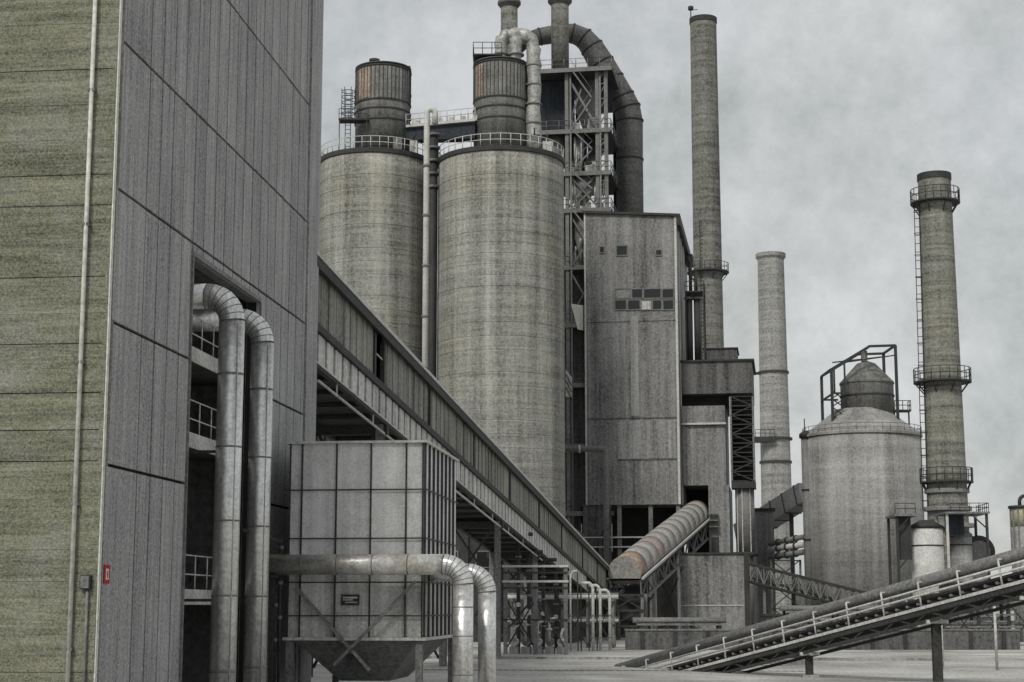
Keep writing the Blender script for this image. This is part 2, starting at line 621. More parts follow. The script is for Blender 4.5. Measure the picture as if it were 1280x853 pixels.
# hopper below
m = MB()
zb = zr[5] - .11
m.hexa([T.p(1.4, 1.8, .6), T.p(TW - 1.4, 1.8, .6), T.p(TW - 1.4, TD - 1.8, .6), T.p(1.4, TD - 1.8, .6),
        T.p(.2, .2, zb), T.p(TW - .2, .2, zb), T.p(TW - .2, TD - .2, zb), T.p(.2, TD - .2, zb)])
m.build('hopper', 'mid', tank)
for b, a in ((.1, .1), (TW - .12, .1), (.1, TD - .1), (TW - .12, TD - .1)):
    MB().box(b - .11, b + .11, a - .11, a + .11, 0, zb, T).build('leg', 'mid', tank)
# X brace standing just in front
for (x0, y0), (x1, y1) in (((370, 735), (462, 838)), ((520, 727), (418, 832))):
    p = T.pl(x0, y0, -.22)
    q = T.pl(x1, y1, -.22)
    dy = -.22 if x0 < 400 else -.34
    MB().beam(T.p(p[0], dy, p[1]), T.p(q[0], dy, q[1]), .10).build('cross_brace', 'mid', tank)
b, z = T.pl(443, 826, -.2)
MB().box(b - .28, b + .28, -.165, -.14, z - .2, z + .2, T).build('gusset_plate', 'steel', tank)
b, z = T.pl(438, 750, 0)
sg = MB().box(b - .30, b + .30, -.035, -.003, z - .17, z + .17, T).build('sign', 'steel', tank)
m = MB()
m.box(b - .24, b + .24, -.040, -.037, z + .04, z + .10, T)
m.box(b - .24, b + .10, -.040, -.037, z - .02, z + .015, T)
m.box(b - .16, b + .24, -.040, -.037, z - .10, z - .06, T)
m.build('text_lines', 'pale', sg)
# poles between the wall and the tank
for i, (x, top, lab) in enumerate(((346, 700, 'thin dark pole left of the square tank, nearest the ducts'), (351, 672, 'thin dark pole close against the left edge of the square tank'))):
    p = at(x, 700, 54.2)
    zt = zat(x, top, 54.2)
    t = thing('standpipe', lab, 'pole', (p.x, p.y, 0))
    MB().tube([(p.x, p.y, 0), (p.x, p.y, zt)], .05, 8).build('pipe', 'steel', t)
    m = MB()
    for q in range(3):
        m.tube([(p.x, p.y, zt - .4 - q * 1.1), (p.x, p.y, zt - .28 - q * 1.1)], .085, 8)
    m.each('flange', 'mid', t)
# cable arm from duct to tank
p0, p1 = at(302, 663, 50.5), at(352, 679, 54.0)
t = thing('valve_pipe', 'short dark valved pipe reaching from the farther bent duct to the square tank', 'pipe', (p0 + p1) / 2)
MB().tube([p0, p0.lerp(p1, .5) + V((0, 0, .06)), p1], .06, 8).build('pipe', 'steel', t)
MB().tube([p0.lerp(p1, .3) - V((0, 0, .12)), p0.lerp(p1, .3) + V((0, 0, .2))], .11, 8).build('valve', 'steel', t)

# ------------------------------------------------------------------ the two lagged pipes before the tank
r = .325
aP = -1.0
bs, zs_ = T.pl(334, 709, aP)
be = T.pl(579, 700, aP)[0]
za = T.pl(450, 706, aP)[1]
t = thing('lagged_pipe', 'long shiny lagged pipe crossing the front of the square tank and bending down', 'pipe', T.p(be, aP, 0), 'lagged pipes at the square tank')
R = .62
MB().tube([T.p(bs, aP, za), T.p(be - R, aP, za)], r, 28).build('run', 'lag', t)
el = arc(T.p(be - R, aP, za - R), R, T.B, Z, PI / 2, 0, 7)
MB().tube(el, r * 1.01, 24, sm=False).build('elbow', 'galv', t)
MB().tube([el[-1], T.p(be, aP, 0)], r, 28).build('downpipe', 'galv', t)
m = MB()
for i, q in enumerate(el):
    d = (el[min(i + 1, 7)] - el[max(i - 1, 0)]).normalized() * .012
    m.tube([q - d, q + d], r * 1.035, 24)
for k in range(1, 5):
    x = bs + (be - R - bs) * k / 5
    m.tube([T.p(x, aP, za), T.p(x + .03, aP, za)], r * 1.02, 24)
for z in (.9, 2.1, 3.0):
    m.tube([T.p(be, aP, z), T.p(be, aP, z + .03)], r * 1.02, 24)
m.each('seam_ring', 'mid', t)
m = MB()
m.tube([T.p(bs - .14, aP, za), T.p(bs - .003, aP, za)], r * .82, 20)
m.tube([T.p(bs - .02, aP, za), T.p(bs + .05, aP, za)], r * 1.12, 20)
m.build('end_cap', 'steel', t)
m = MB()
m.box(bs + .12, bs + .26, aP - .07, aP + .07, 0, za - r - .003, T)
m.box(bs + .02, bs + .36, aP - .2, aP + .2, za - r - .10, za - r + .01, T)
m.build('support_post', 'steel', t)
aQ = 1.0
be2 = T.pl(609, 712, aQ)[0]
zq = T.pl(600, 716, aQ)[1]
t = thing('lagged_pipe', 'short lagged pipe bending down from the right side of the square tank', 'pipe', T.p(be2, aQ, 0), 'lagged pipes at the square tank')
MB().tube([T.p(TW + .1, aQ, zq), T.p(be2 - R, aQ, zq)], r * .9, 24).build('run', 'galv', t)
el = arc(T.p(be2 - R, aQ, zq - R), R, T.B, Z, PI / 2, 0, 7)
MB().tube(el, r * .91, 24, sm=False).build('elbow', 'galv', t)
MB().tube([el[-1], T.p(be2, aQ, 0)], r * .9, 24).build('downpipe', 'galv', t)
m = MB()
for i, q in enumerate(el):
    d = (el[min(i + 1, 7)] - el[max(i - 1, 0)]).normalized() * .012
    m.tube([q - d, q + d], r * .94, 24)
m.each('seam_ring', 'mid', t)

# ------------------------------------------------------------------ conveyor gallery
GO = at(395, 400, 63.0)
G = Frame(GO.x, GO.y, YG)
gA0 = -1.2
gA1 = (168.0 - GO.y) / math.cos(YG)
zt0 = 13.05 + HC
SL = -(13.05 - 3.7) / gA1


def gz(a, off):
    return zt0 + SL * a + off


def gslab(mb, a0, a1, b0, b1, o0, o1):
    mb.hexa([G.p(b0, a0, gz(a0, o0)), G.p(b1, a0, gz(a0, o0)), G.p(b1, a1, gz(a1, o0)), G.p(b0, a1, gz(a1, o0)),
             G.p(b0, a0, gz(a0, o1)), G.p(b1, a0, gz(a0, o1)), G.p(b1, a1, gz(a1, o1)), G.p(b0, a1, gz(a1, o1))])


gal = thing('conveyor_gallery', 'long enclosed conveyor gallery sloping down from the hall past the twin silos', 'conveyor', G.p(0, 50, 0))
GW = 3.4
m = MB()
gslab(m, gA0, gA1 + .4, -GW - .35, .30, -.10, .10)
gslab(m, gA0, gA1 + .4, .18, .302, -.42, -.103)
m.build('roof', 'steel', gal)
m = MB()
gslab(m, gA0, gA1 + .4, .304, .34, -.02, .14)
m.build('roof_edge_trim', 'pale', gal)
divs = [(36855.0 / (980 - x) - GO.y) / math.cos(YG) for x in (468, 480, 538, 593.5, 638.7, 674.8, 702.6, 728.4, 746.2)]
segs = [(gA0, divs[0])] + [(divs[i], divs[i + 1]) for i in range(1, len(divs) - 1)] + [(divs[-1], gA1)]
for (a0, a1) in segs:
    m = MB()
    n = max(3, int((a1 - a0) / .55))
    for k in range(n):
        q0 = a0 + .16 + (a1 - a0 - .32) * k / n
        q1 = a0 + .16 + (a1 - a0 - .32) * (k + 1) / n - .02
        gslab(m, q0, q1, -.10, random.uniform(-.015, .02) + (.03 if k % 2 else 0), -2.38, -.103)
    m.build('side_panel', 'panelg', gal)
m = MB()
for a in divs + [gA1]:
    gslab(m, a - .14, a + .14, -.10, .10, -2.38, -.45)
m.each('post', 'steel', gal)
m = MB()
gslab(m, gA0, gA1, -.14, .16, -2.68, -2.383)
gslab(m, gA0, gA1, -.12, .10, -4.05, -3.86)
gslab(m, gA0, gA1 - 25, -GW, -GW + .25, -4.05, -3.86)
m.each('chord_beam', 'steel', gal)
m = MB()
gslab(m, gA0, gA1 - 18, .103, .15, -3.93, -3.86)
m.build('lower_edge_trim', 'pale', gal)
m = MB()
a = gA0 + .3
while a < gA1 - 19:
    gslab(m, a, a + .93, -.06, .02, -3.857, -2.683)
    a += 1.25
m.build('lower_sheet', 'slat', gal)
m = MB()
gslab(m, gA0, gA1, -.20, -.15, -3.857, -2.69)
gslab(m, gA0, gA1, -GW - .1, -GW, -3.80, -.11)
gslab(m, gA0, gA1, -GW, -.21, -3.85, -3.70)
gslab(m, divs[0], divs[1], -.9, -.8, -2.38, -.45)
m.build('inner_lining', 'steel', gal)
m = MB()
a = gA0 + 1
while a < gA1 - 20:
    gslab(m, a, a + .2, -GW + .3, -.13, -4.04, -3.87)
    a += 2.5
m.each('floor_joist', 'steel', gal)
gr = MB()
gr.tube([G.p(.0, divs[0] + .1, gz(divs[0], -1.25)), G.p(.0, divs[1] - .1, gz(divs[1], -1.25))], .04, 6)
gr.build('door_rail', 'pale', gal)
# pipe that hangs along under the gallery
t = MB().tube([G.p(.05, gA0 + 1.5, gz(gA0 + 1.5, -4.5)), G.p(.05, 60, gz(60, -4.4))], .055, 8)
for a in range(3, 60, 6):
    t.beam(G.p(.05, a, gz(a, -4.5)), G.p(.05, a, gz(a, -4.051)), .06)
tag(t.build('service_pipe', 'pale'), 'pale service pipe hung along the underside of the sloping gallery', 'pipe')


# trestles under the gallery
def trestle(d, lab, spread=.9):
    a = (d - GO.y) / math.cos(YG)
    zt = gz(a, -4.06)
    t = thing('trestle', lab, 'support frame', G.p(-GW / 2, a, 0), 'steel trestles carrying the conveyor gallery')
    for b in (-.15, -GW + .15):
        m = MB()
        m.box(b - .17, b + .17, a - .20, a - .16, 0, zt, G)
        m.box(b - .17, b + .17, a + .16, a + .20, 0, zt, G)
        m.box(b - .03, b + .03, a - .157, a + .157, 0, zt, G)
        m.each('leg', 'mid', t)
    n = 2 if zt > 5 else 1
    for k in range(n):
        za, zb = .4 + (zt - .6) * k / n, .4 + (zt - .6) * (k + 1) / n
        m = MB()
        m.beam(G.p(-.35, a - .05, za), G.p(-GW + .35, a - .05, zb), .12)
        m.beam(G.p(-.35, a + .09, zb), G.p(-GW + .35, a + .09, za), .12)
        m.each('cross_brace', 'steel', t)
    MB().box(-GW - .2, .2, a - .15, a + .15, zt - .45, zt - .02, G).build('cap_beam', 'steel', t)


trestle(74, 'tall gallery trestle hidden partly behind the square tank')
trestle(88, 'gallery trestle just right of the tank and behind the short lagged pipe')
trestle(104.5, 'gallery trestle whose broad column stands right of the second lagged pipe')
trestle(120, 'gallery trestle beyond the cluttered pipe frame, fourth from the hall')
trestle(136, 'gallery trestle just left of the pale down pipes')
trestle(154, 'short gallery trestle near the foot of the sloping gallery')

# pipe bridge frame with equipment under the gallery
fr = Frame(at(632, 700, 110).x, 110, YW)
t = thing('pipe_rack', 'dark steel rack with two pale crossbars below the sloping gallery', 'pipe frame', fr.p(2, 0, 0))
wF = fr.pl(707, 720, 0)[0]
for b in (0.0, wF * .5, wF):
    MB().box(b - .12, b + .12, -.12, .12, 0, fr.pl(680, 704, 0)[1] - .01, fr).build('leg', 'mid', t)
m = MB()
for y in (708, 727):
    z = fr.pl(670, y, 0)[1]
    m.box(-.2, wF + .2, -.22, -.123, z - .07, z + .07, fr)
m.each('crossbar', 'pale', t)
m = MB()
for y in (716, 735, 775):
    z = fr.pl(670, y, 0)[1]
    m.box(-.2, wF + .2, -.20, -.124, z - .05, z + .05, fr)
m.beam(fr.p(0, .15, .3), fr.p(wF * .5, .15, 3.6), .09)
m.beam(fr.p(wF * .5, .15, .3), fr.p(0, .15, 3.6), .09)
m.beam(fr.p(wF, .25, .3), fr.p(wF * .5, .25, 3.6), .09)
m.each('brace', 'steel', t)
for i in range(5):
    b = .35 + i * .78
    t = thing('pump_set', ['grey motor pump with upright pipe, leftmost under the dark pipe frame',
                           'second motor pump from the left under the dark pipe frame, with a tall pipe',
                           'middle motor pump of the row under the dark pipe frame',
                           'fourth motor pump from the left under the dark pipe frame',
                           'rightmost motor pump of the row under the dark pipe frame'][i], 'pump', fr.p(b, 2, 0), 'pumps in a row under the gallery')
    hh = (1.5, 2.3, 1.8, 2.0, 1.3)[i]
    MB().box(b - .3, b + .3, 1.7, 2.7, 0, .45, fr).build('plinth', 'silo2', t)
    MB().tube([fr.p(b, 1.8, .75), fr.p(b, 2.6, .75)], .27, 14).build('motor', ('pale', 'mid', 'pale', 'mid', 'pale')[i], t)
    el = [fr.p(b, 1.75, .8), fr.p(b, 1.75, hh), fr.p(b + .1, 1.8, hh + .25), fr.p(b + .35, 1.9, hh + .3)]
    MB().tube(el, .09, 10).build('pipe', 'pale', t)
    MB().tube([fr.p(b, 1.75, hh - .5), fr.p(b, 1.75, hh - .35)], .19, 12).build('valve', 'pale', t)
# dark blocks added to deepen the shade under and behind the gallery
for (x0, x1, yt, Y, dep, lab) in ((383, 452, 512, 108, 8, 'dark block added for the shade just behind the hall corner, under the upper end of the gallery'),
                                  (440, 646, 598, 150, 12, 'long dark block added for the shade under the middle of the gallery, before the twin silos'),
                                  (647, 716, 664, 146, 12, 'lower dark block added for the shade behind the pump row, under the gallery foot'),
                                  (722, 800, 735, 172, 8, 'dark block added for the shade behind the steel transfer tower, below the mill building recess')):
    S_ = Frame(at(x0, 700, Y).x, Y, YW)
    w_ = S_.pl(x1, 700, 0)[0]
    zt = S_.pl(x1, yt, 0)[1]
    t = thing('shade_block', lab, 'shade block', S_.p(w_ / 2, dep / 2, 0))
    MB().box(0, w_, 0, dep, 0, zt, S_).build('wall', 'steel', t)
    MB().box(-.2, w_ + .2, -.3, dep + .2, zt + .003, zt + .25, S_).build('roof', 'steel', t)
    n = max(2, int(w_ / 2.5))
    for k in range(n):
        b = w_ * (k + .5) / n
        MB().box(b - .15, b + .15, -.28, -.003, 0, zt - .003, S_).build('pilaster', 'steel', t)
    for k in range(n - 1):
        b = w_ * (k + 1) / n
        o = MB().box(b - .7, b + .7, -.10, -.003, zt * .45, zt * .45 + 1.5, S_).build('window', 'mid', t)
        MB().box(b - .6, b + .6, -.12, -.103, zt * .45 + .1, zt * .45 + 1.4, S_).build('pane', 'glass', o)
# second rack with pipes
R2 = Frame(at(640, 760, 128).x, 128, YW)
wR = R2.pl(766, 760, 0)[0]
t = thing('pipe_rack', 'low dark rack with four columns carrying pipes behind the pale down pipes', 'pipe rack', R2.p(wR / 2, 1, 0))
zr2 = [R2.pl(700, y, 0)[1] for y in (752, 778)]
for k in range(5):
    b = wR * k / 4
    for a in (0, 2.2):
        MB().box(b - .10, b + .10, a - .10, a + .10, 0, zr2[0] - .003, R2).build('leg', 'mid', t)
m = MB()
for k in range(5):
    b = wR * k / 4
    for z in zr2:
        m.box(b - .09, b + .09, -.3, 2.5, z - .16 if z == zr2[1] else z, z + (.0 if z == zr2[1] else .16), R2)
m.each('crossbar', 'mid', t)
m = MB()
for k in range(4):
    m.beam(R2.p(wR * k / 4, -.13, .2), R2.p(wR * (k + 1) / 4, -.13, zr2[0] - .2), .08)
    m.beam(R2.p(wR * k / 4, -.22, zr2[0] - .2), R2.p(wR * (k + 1) / 4, -.22, .2), .08)
m.each('brace', 'steel', t)
for k, (a, z, r_, mt, lab) in enumerate(((.1, zr2[0] + .16, .16, 'pale', 'pale pipe lying along the front of the low rack by the down pipes'),
                                        (.9, zr2[0] + .16, .24, 'mid', 'thick grey pipe lying along the middle of the low rack by the down pipes'),
                                        (.2, zr2[1], .12, 'pale', 'thin pale pipe on the lower tier of the low rack'),
                                        (1.2, zr2[1], .2, 'mid', 'grey pipe at the back of the lower tier of the low rack'))):
    t = thing('rack_pipe', lab, 'pipe', R2.p(wR / 2, a, z), 'pipes lying on the low rack')
    MB().tube([R2.p(-.4, a, z + r_), R2.p(wR + .4, a, z + r_)], r_, 12).build('pipe', mt, t)
    m = MB()
    for f in (.2, .45, .8):
        m.tube([R2.p(wR * f, a, z + r_), R2.p(wR * f + .12, a, z + r_)], r_ * 1.35, 12)
    m.each('flange', 'steel', t)
# pale down pipes near the gallery's foot
for i, (x, y0, x0, lab) in enumerate(((713, 718, 722, 'slim pale down pipe with a short swan neck, leftmost by the gallery foot'),
                                      (741, 733, 726, 'pale swan neck down pipe between its two neighbours by the gallery foot'),
                                      (750, 736, 736, 'tall pale swan neck down pipe, second from the right at the gallery foot'),
                                      (762, 742, 746, 'tall pale swan neck down pipe, rightmost at the gallery foot'))):
    Y = 118 + i * .6
    p = at(x, y0, Y)
    q = at(x0, y0 - 4, Y)
    t = thing('down_pipe', lab, 'pipe', (p.x, p.y, 0), 'pale down pipes by the gallery foot')
    sgn = 1 if p.x > q.x else -1
    pts = [q, V((p.x - sgn * .25, Y, q.z))] + [V((p.x - sgn * .25 + sgn * .25 * math.sin(k * PI / 8), Y, p.z - .25 + .25 * math.cos(k * PI / 8) + (q.z - p.z) * (1 - k / 4))) for k in range(1, 5)] + [V((p.x, Y, 0))]
    MB().tube(pts, .11 if i else .07, 10).build('pipe', 'pale', t)
    m = MB()
    for z in (.9, 2.4):
        m.tube([(p.x, Y, z), (p.x, Y, z + .1)], .15, 10)
    m.each('clamp', 'mid', t)
    MB().beam(q + V((0, 0, -.1)), V((q.x, Y, 0)), .09).build('stay', 'steel', t)

# ------------------------------------------------------------------ twin silos
D1, D2 = 188.0, 183.0
c1 = at(466, 430, D1)
c2 = at(626, 430, D2)
R1, R2 = 6.30, 7.05
ZS1 = zat(466, 203, D1)
ZS2 = zat(626, 203, D2)


def silo(c, R, zt, lab, gap_a=None):
    t = thing('storage_silo', lab, 'silo', (c.x, c.y, 0), 'twin concrete silos behind the gallery')
    m = MB()
    prof = [(R, 0)]
    zz = 1.5
    lr = random.Random(int(R * 100))
    while zz < zt - 2.2:
        r_ = R + lr.uniform(-.012, .012)
        prof += [(r_, zz), (r_, zz), (R - .03, zz + .02), (R - .03, zz + .09), (r_, zz + .11), (r_, zz + .11)]
        zz += lr.choice((1.2, 1.5, 1.5, 2.4))
    prof.append((R, zt - .55))
    m.lathe(c, prof, 96)
    m.build('shell', 'silo', t)
    m = MB()
    m.lathe(c, [(R + .002, zt - .55), (R + .14, zt - .5), (R + .14, zt - .5), (R + .14, zt), (R + .14, zt), (0.05, zt + .5)], 96)
    m.build('roof_slab', 'steel', t)
    m = MB()
    n = 40
    pts = [V((c.x + (R + .02) * math.cos(2 * PI * k / n), c.y + (R + .02) * math.sin(2 * PI * k / n), zt)) for k in range(n + 1)]
    m.rail(pts, 1.35, 1.2, .045)
    m.build('railing', 'pale', t)
    return t


s1 = silo(c1, R1, ZS1, 'round concrete silo nearer the hall, left of its wider twin')
s2 = silo(c2, R2, ZS2, 'wider round concrete silo on the right of the pair, with lagged ducts on top')


def top_bin(s, px, R, ytop, zbase, Y, rust_px, lab):
    c = at(px, 150, Y)
    zt = zat(px, ytop, Y)
    m = MB()
    n = 96
    prof = [(R, zbase), (R, zt)]
    m.lathe(c, prof, n)
    o = m.build('roof_bin', 'bin', s)
    m = MB()
    Hh = zt - zbase
    for f in (.08, .38, .50, .60, .985):
        z = zbase + Hh * f
        m.lathe(c, [(R + .003, z), (R + .10, z), (R + .10, z), (R + .10, z + .16), (R + .10, z + .16), (R + .003, z + .16)], n, cap=False)
    m.each('band', 'steel', o)
    m = MB()
    m.lathe(c, [(R + .08, zt + .165), (R + .08, zt + .26), (R + .08, zt + .26), (.05, zt + .7)], n)
    m.build('lid', 'mid', o)
    m = MB()
    for k in range(22):
        a = -PI + PI * k / 21
        q = V((c.x + (R + .04) * math.cos(a), c.y + (R + .04) * math.sin(a), 0))
        m.beam(q + Z * (zbase + Hh * .61), q + Z * (zt - .2), .07)
    m.each('rib', 'steel', o)
    # rust stained sheets on the left flank
    m = MB()
    for (a0, a1) in rust_px:
        m.lathe(c, [(R + .012, zbase + Hh * .63), (R + .022, zbase + Hh * .63), (R + .022, zbase + Hh * .63), (R + .022, zt - .35), (R + .022, zt - .35), (R + .012, zt - .35)], 5, a0=a0, a1=a1, cap=False)
    m.build('rusty_sheet', 'rust', o)
    return c, zt


cb1, zb1 = top_bin(s1, 478.5, 3.18, 90, ZS1 + .3, D1, [(-2.55, -2.32), (-2.29, -2.0)], '')
cb2, zb2 = top_bin(s2, 625.5, 3.02, 84, ZS2 + .3, D2, [(-2.75, -2.52), (-2.50, -2.28)], '')
# fittings on the left bin
p = at(468, 82, D1 - 1)
m = MB().lathe((p.x, p.y), [(.5, zb1 + .1), (.5, zb1 + .9), (.5, zb1 + .9), (.62, zb1 + .9), (.62, zb1 + .9), (.62, zb1 + 1.15)], 16)
tag(m.build('roof_vent', 'steel'), 'squat dark vent on the lid of the left silo bin', 'vent')
p = at(511.5, 90, D1 - .3)
t = thing('vent_pipe', 'short dark upright pipe at the right rim of the left silo bin', 'pipe', (p.x, p.y, ZS1 + .3))
MB().tube([(p.x, p.y, ZS1), (p.x, p.y, zat(511, 84, D1))], .16, 8).build('pipe', 'steel', t)
m = MB()
for z in (zb1 - .6, zb1 - 3.2, zb1 - 6.0):
    m.tube([(p.x, p.y, z), (p.x, p.y, z + .35)], .3, 8)
m.each('clamp', 'steel', t)
# caged ladder on the left
p = at(434.5, 180, D1 - 3.2)
t = thing('cage_ladder', 'caged steel ladder standing on the left silo roof beside its bin', 'ladder', (p.x, p.y, ZS1))
zl = zat(434, 116, D1 - 3.2)
MB().ladder((p.x, p.y, ZS1 - .02), zl, (1, 0, 0), .045, .6, .5).build('ladder', 'steel', t)
m = MB()
z = ZS1 + 4.2
while z < zl + .6:
    m.tube([V((p.x + .75 * math.cos(a * PI / 6), p.y + .75 * math.sin(a * PI / 6), z)) for a in range(13)], .045, 5)
    z += .65
for a in range(0, 12, 2):
    q = V((p.x + .75 * math.cos(a * PI / 6), p.y + .75 * math.sin(a * PI / 6), 0))
    m.tube([q + Z * (ZS1 + 4.2), q + Z * (zl + .5)], .04, 5)
m.build('cage', 'steel', t)
MB().box(p.x - 1.0, p.x + 2.4, p.y - .8, p.y + .8, ZS1 + 3.9, ZS1 + 4.1).build('landing', 'steel', t)
m = MB()
for dx in (-.9, 2.2):
    m.tube([(p.x + dx, p.y - .7, ZS1 - .02), (p.x + dx, p.y - .7, ZS1 + 3.9)], .06, 6)
m.rail([V((p.x - .95, p.y - .75, ZS1 + 4.1)), V((p.x + 2.35, p.y - .75, ZS1 + 4.1))], 1.1, 1.1, .04)
m.build('landing_frame', 'steel', t)
# bridge between the two bins
pa, pb = at(508, 160, D1 - 1), at(594, 152, D2 - 1.5)
bz = (pa.z + pb.z) / 2
t = thing('roof_bridge', 'flat walkway bridge with railing linking the bins on the twin silos', 'walkway', (pa + pb) / 2)
m = MB()
m.hexa([(pa.x, pa.y - 1, pa.z - .22), (pb.x, pb.y - 1, pb.z - .22), (pb.x, pb.y + 1.2, pb.z - .22), (pa.x, pa.y + 1.2, pa.z - .22),
        (pa.x, pa.y - 1, pa.z + .05), (pb.x, pb.y - 1, pb.z + .05), (pb.x, pb.y + 1.2, pb.z + .05), (pa.x, pa.y + 1.2, pa.z + .05)])
m.build('deck', 'pale', t)
m = MB()
m.hexa([(pa.x, pa.y - .5, pa.z - 1.6), (pb.x, pb.y - .5, pb.z - 2.1), (pb.x, pb.y + 1.0, pb.z - 2.1), (pa.x, pa.y + 1.0, pa.z - 1.6),
        (pa.x, pa.y - .5, pa.z - .225), (pb.x, pb.y - .5, pb.z - .225), (pb.x, pb.y + 1.0, pb.z - .225), (pa.x, pa.y + 1.0, pa.z - .225)])
m.build('girder', 'blue', t)
m = MB()
m.rail([V((pa.x, pa.y - .95, pa.z + .05)), V((pb.x, pb.y - .95, pb.z + .05))], 1.25, 1.0, .045)
m.build('railing', 'pale', t)
m = MB()
m.rail([V((pa.x, pa.y + 1.15, pa.z + .05)), V((pb.x, pb.y + 1.15, pb.z + .05))], 1.25, 1.0, .045)
m.build('railing', 'pale', t)
m = MB()
for k in range(7):
    q = pa.lerp(pb, k / 6)
    m.box(q.x - .3, q.x + .25, q.y - .2, q.y + .5, q.z + .053, q.z + .7)
m.build('cable_trunking', 'pale', t)
# pale riser pipe, and a dark tube added as the gap's shadow
Yp = 179.0
p = at(532.5, 300, Yp)
t = thing('riser_and_gap_shade', 'slim pale riser pipe with a hooked top between the twin silos', 'pipe', (p.x, p.y, 0))
zt = zat(532, 142, Yp)
hook = arc((p.x + .45, p.y, zt), .45, (-1, 0, 0), (0, 0, 1), 0, PI, 8)
MB().tube([(p.x, p.y, 0)] + hook + [(p.x + .9, p.y, zt - 1.2)], .33, 12).build('pipe', 'pale', t)
m = MB()
z = 6
while z < zt - 2:
    m.tube([(p.x, p.y, z), (p.x, p.y, z + .3)], .42, 12)
    z += 5.6
m.each('flange', 'mid', t)
p = at(541.5, 300, Yp + 3)
t = thing('riser_and_gap_shade', 'thick dark tube added as the shadow in the gap between the twin silos', 'pipe', (p.x, p.y, 0))
zt = zat(541, 165, Yp + 3)
MB().tube([(p.x, p.y, 0), (p.x, p.y, zt)], .48, 14).build('pipe', 'steel', t)
m = MB()
for k in range(5):
    z = zt - 6.5 + 1.5 * k
    m.tube([(p.x, p.y, z), (p.x, p.y, z + .25)], .72, 12)
m.each('flange', 'mid', t)
# clutter on the silo roofs: pipe stubs and small boxes
for i, (x, Y, s_, zc, lab) in enumerate(((497, D1 - 4.5, .5, ZS1, 'small grey cabinet on the left silo roof, left of the hooked riser pipe'),
                                         (517, D1 - 3.6, .42, ZS1, 'pale valve box on the left silo roof, next to the hooked riser pipe'),
                                         (668, D2 - 5.0, .55, ZS2, 'small grey cabinet at the right of the wide silo roof'),
                                         (684, D2 - 3.0, .5, ZS2, 'pale valve box near the right rim of the wide silo roof'))):
    p = at(x, 195, Y)
    t = thing('roof_cabinet', lab, 'cabinet', (p.x, p.y, zc))
    MB().box(p.x - s_, p.x + s_, p.y - s_, p.y + s_, zc, zc + 1.5).build('housing', 'mid' if i % 2 == 0 else 'pale', t)
    MB().box(p.x - s_ - .06, p.x + s_ + .06, p.y - s_ - .06, p.y + s_ + .06, zc + 1.503, zc + 1.62).build('lid', 'steel', t)
    MB().tube([(p.x, p.y, zc + 1.62), (p.x, p.y, zc + 2.5)], .09, 8).build('pipe', 'steel', t)
# platform rail on the wide silo's bin, lagged ducts
t = thing('lid_platform', 'railed steel platform on the left of the wide silo bin lid', 'platform', (cb2.x - 1.5, cb2.y, zb2 + .3))
MB().box(cb2.x - 3.1, cb2.x + .2, cb2.y - 2.2, cb2.y + 1.5, zb2 + .70, zb2 + .85).build('deck', 'steel', t)
m = MB()
m.rail([V((cb2.x - 3.05, cb2.y + 1.4, zb2 + .85)), V((cb2.x - 3.05, cb2.y - 2.1, zb2 + .85)), V((cb2.x + .1, cb2.y - 2.1, zb2 + .85))], 1.35, 1.2, .045)
m.build('railing', 'steel', t)
m = MB()
for dx, dy in ((-2.0, -1.5), (-1.9, 1.2), (.0, -1.9), (0, 1.3)):
    m.box(cb2.x + dx - .08, cb2.x + dx + .08, cb2.y + dy - .08, cb2.y + dy + .08, zb2 + .2, zb2 + .697)
m.each('foot', 'steel', t)
YD = D2 - 1.0
t = thing('lagged_duct', 'crumpled pale lagged duct arching over the wide silo bin with three legs', 'duct', at(650, 78, YD))


def wob(pts, amt):
    return [q + V((random.uniform(-amt, amt), random.uniform(-amt, amt), random.uniform(-amt, amt))) for q in pts]


def dense(pts, n):
    out = []
    for i in range(len(pts) - 1):
        for k in range(n):
            out.append(pts[i].lerp(pts[i + 1], k / n))
    out.append(pts[-1])
    return out


main = [at(x, y, YD) for x, y in ((627, 76), (626, 56), (631, 47), (643, 44), (655, 44), (664, 50), (667, 62), (667, 100), (667, 150), (667, 185))]
dm = dense(main, 4)
MB().tube(wob(dm, .09), [random.uniform(.68, .9) for _ in dm], 16, sm=True).build('main_duct', 'lagd', t)
leg2 = dense([at(645, 46, YD - .4), at(645, 62, YD - .4), at(644, 77, YD - .4)], 4)
MB().tube(wob(leg2, .05), [random.uniform(.62, .75) for _ in leg2], 14).build('branch', 'lagd', t)
m = MB()
for x, y in ((627, 70), (645, 70), (667, 84), (667, 108), (667, 132), (667, 156)):
    p = at(x, y, YD - (.4 if x == 645 else 0))
    m.tube([p, p + Z * .18], .92, 16)
m.each('clamp_ring', 'mid', t)

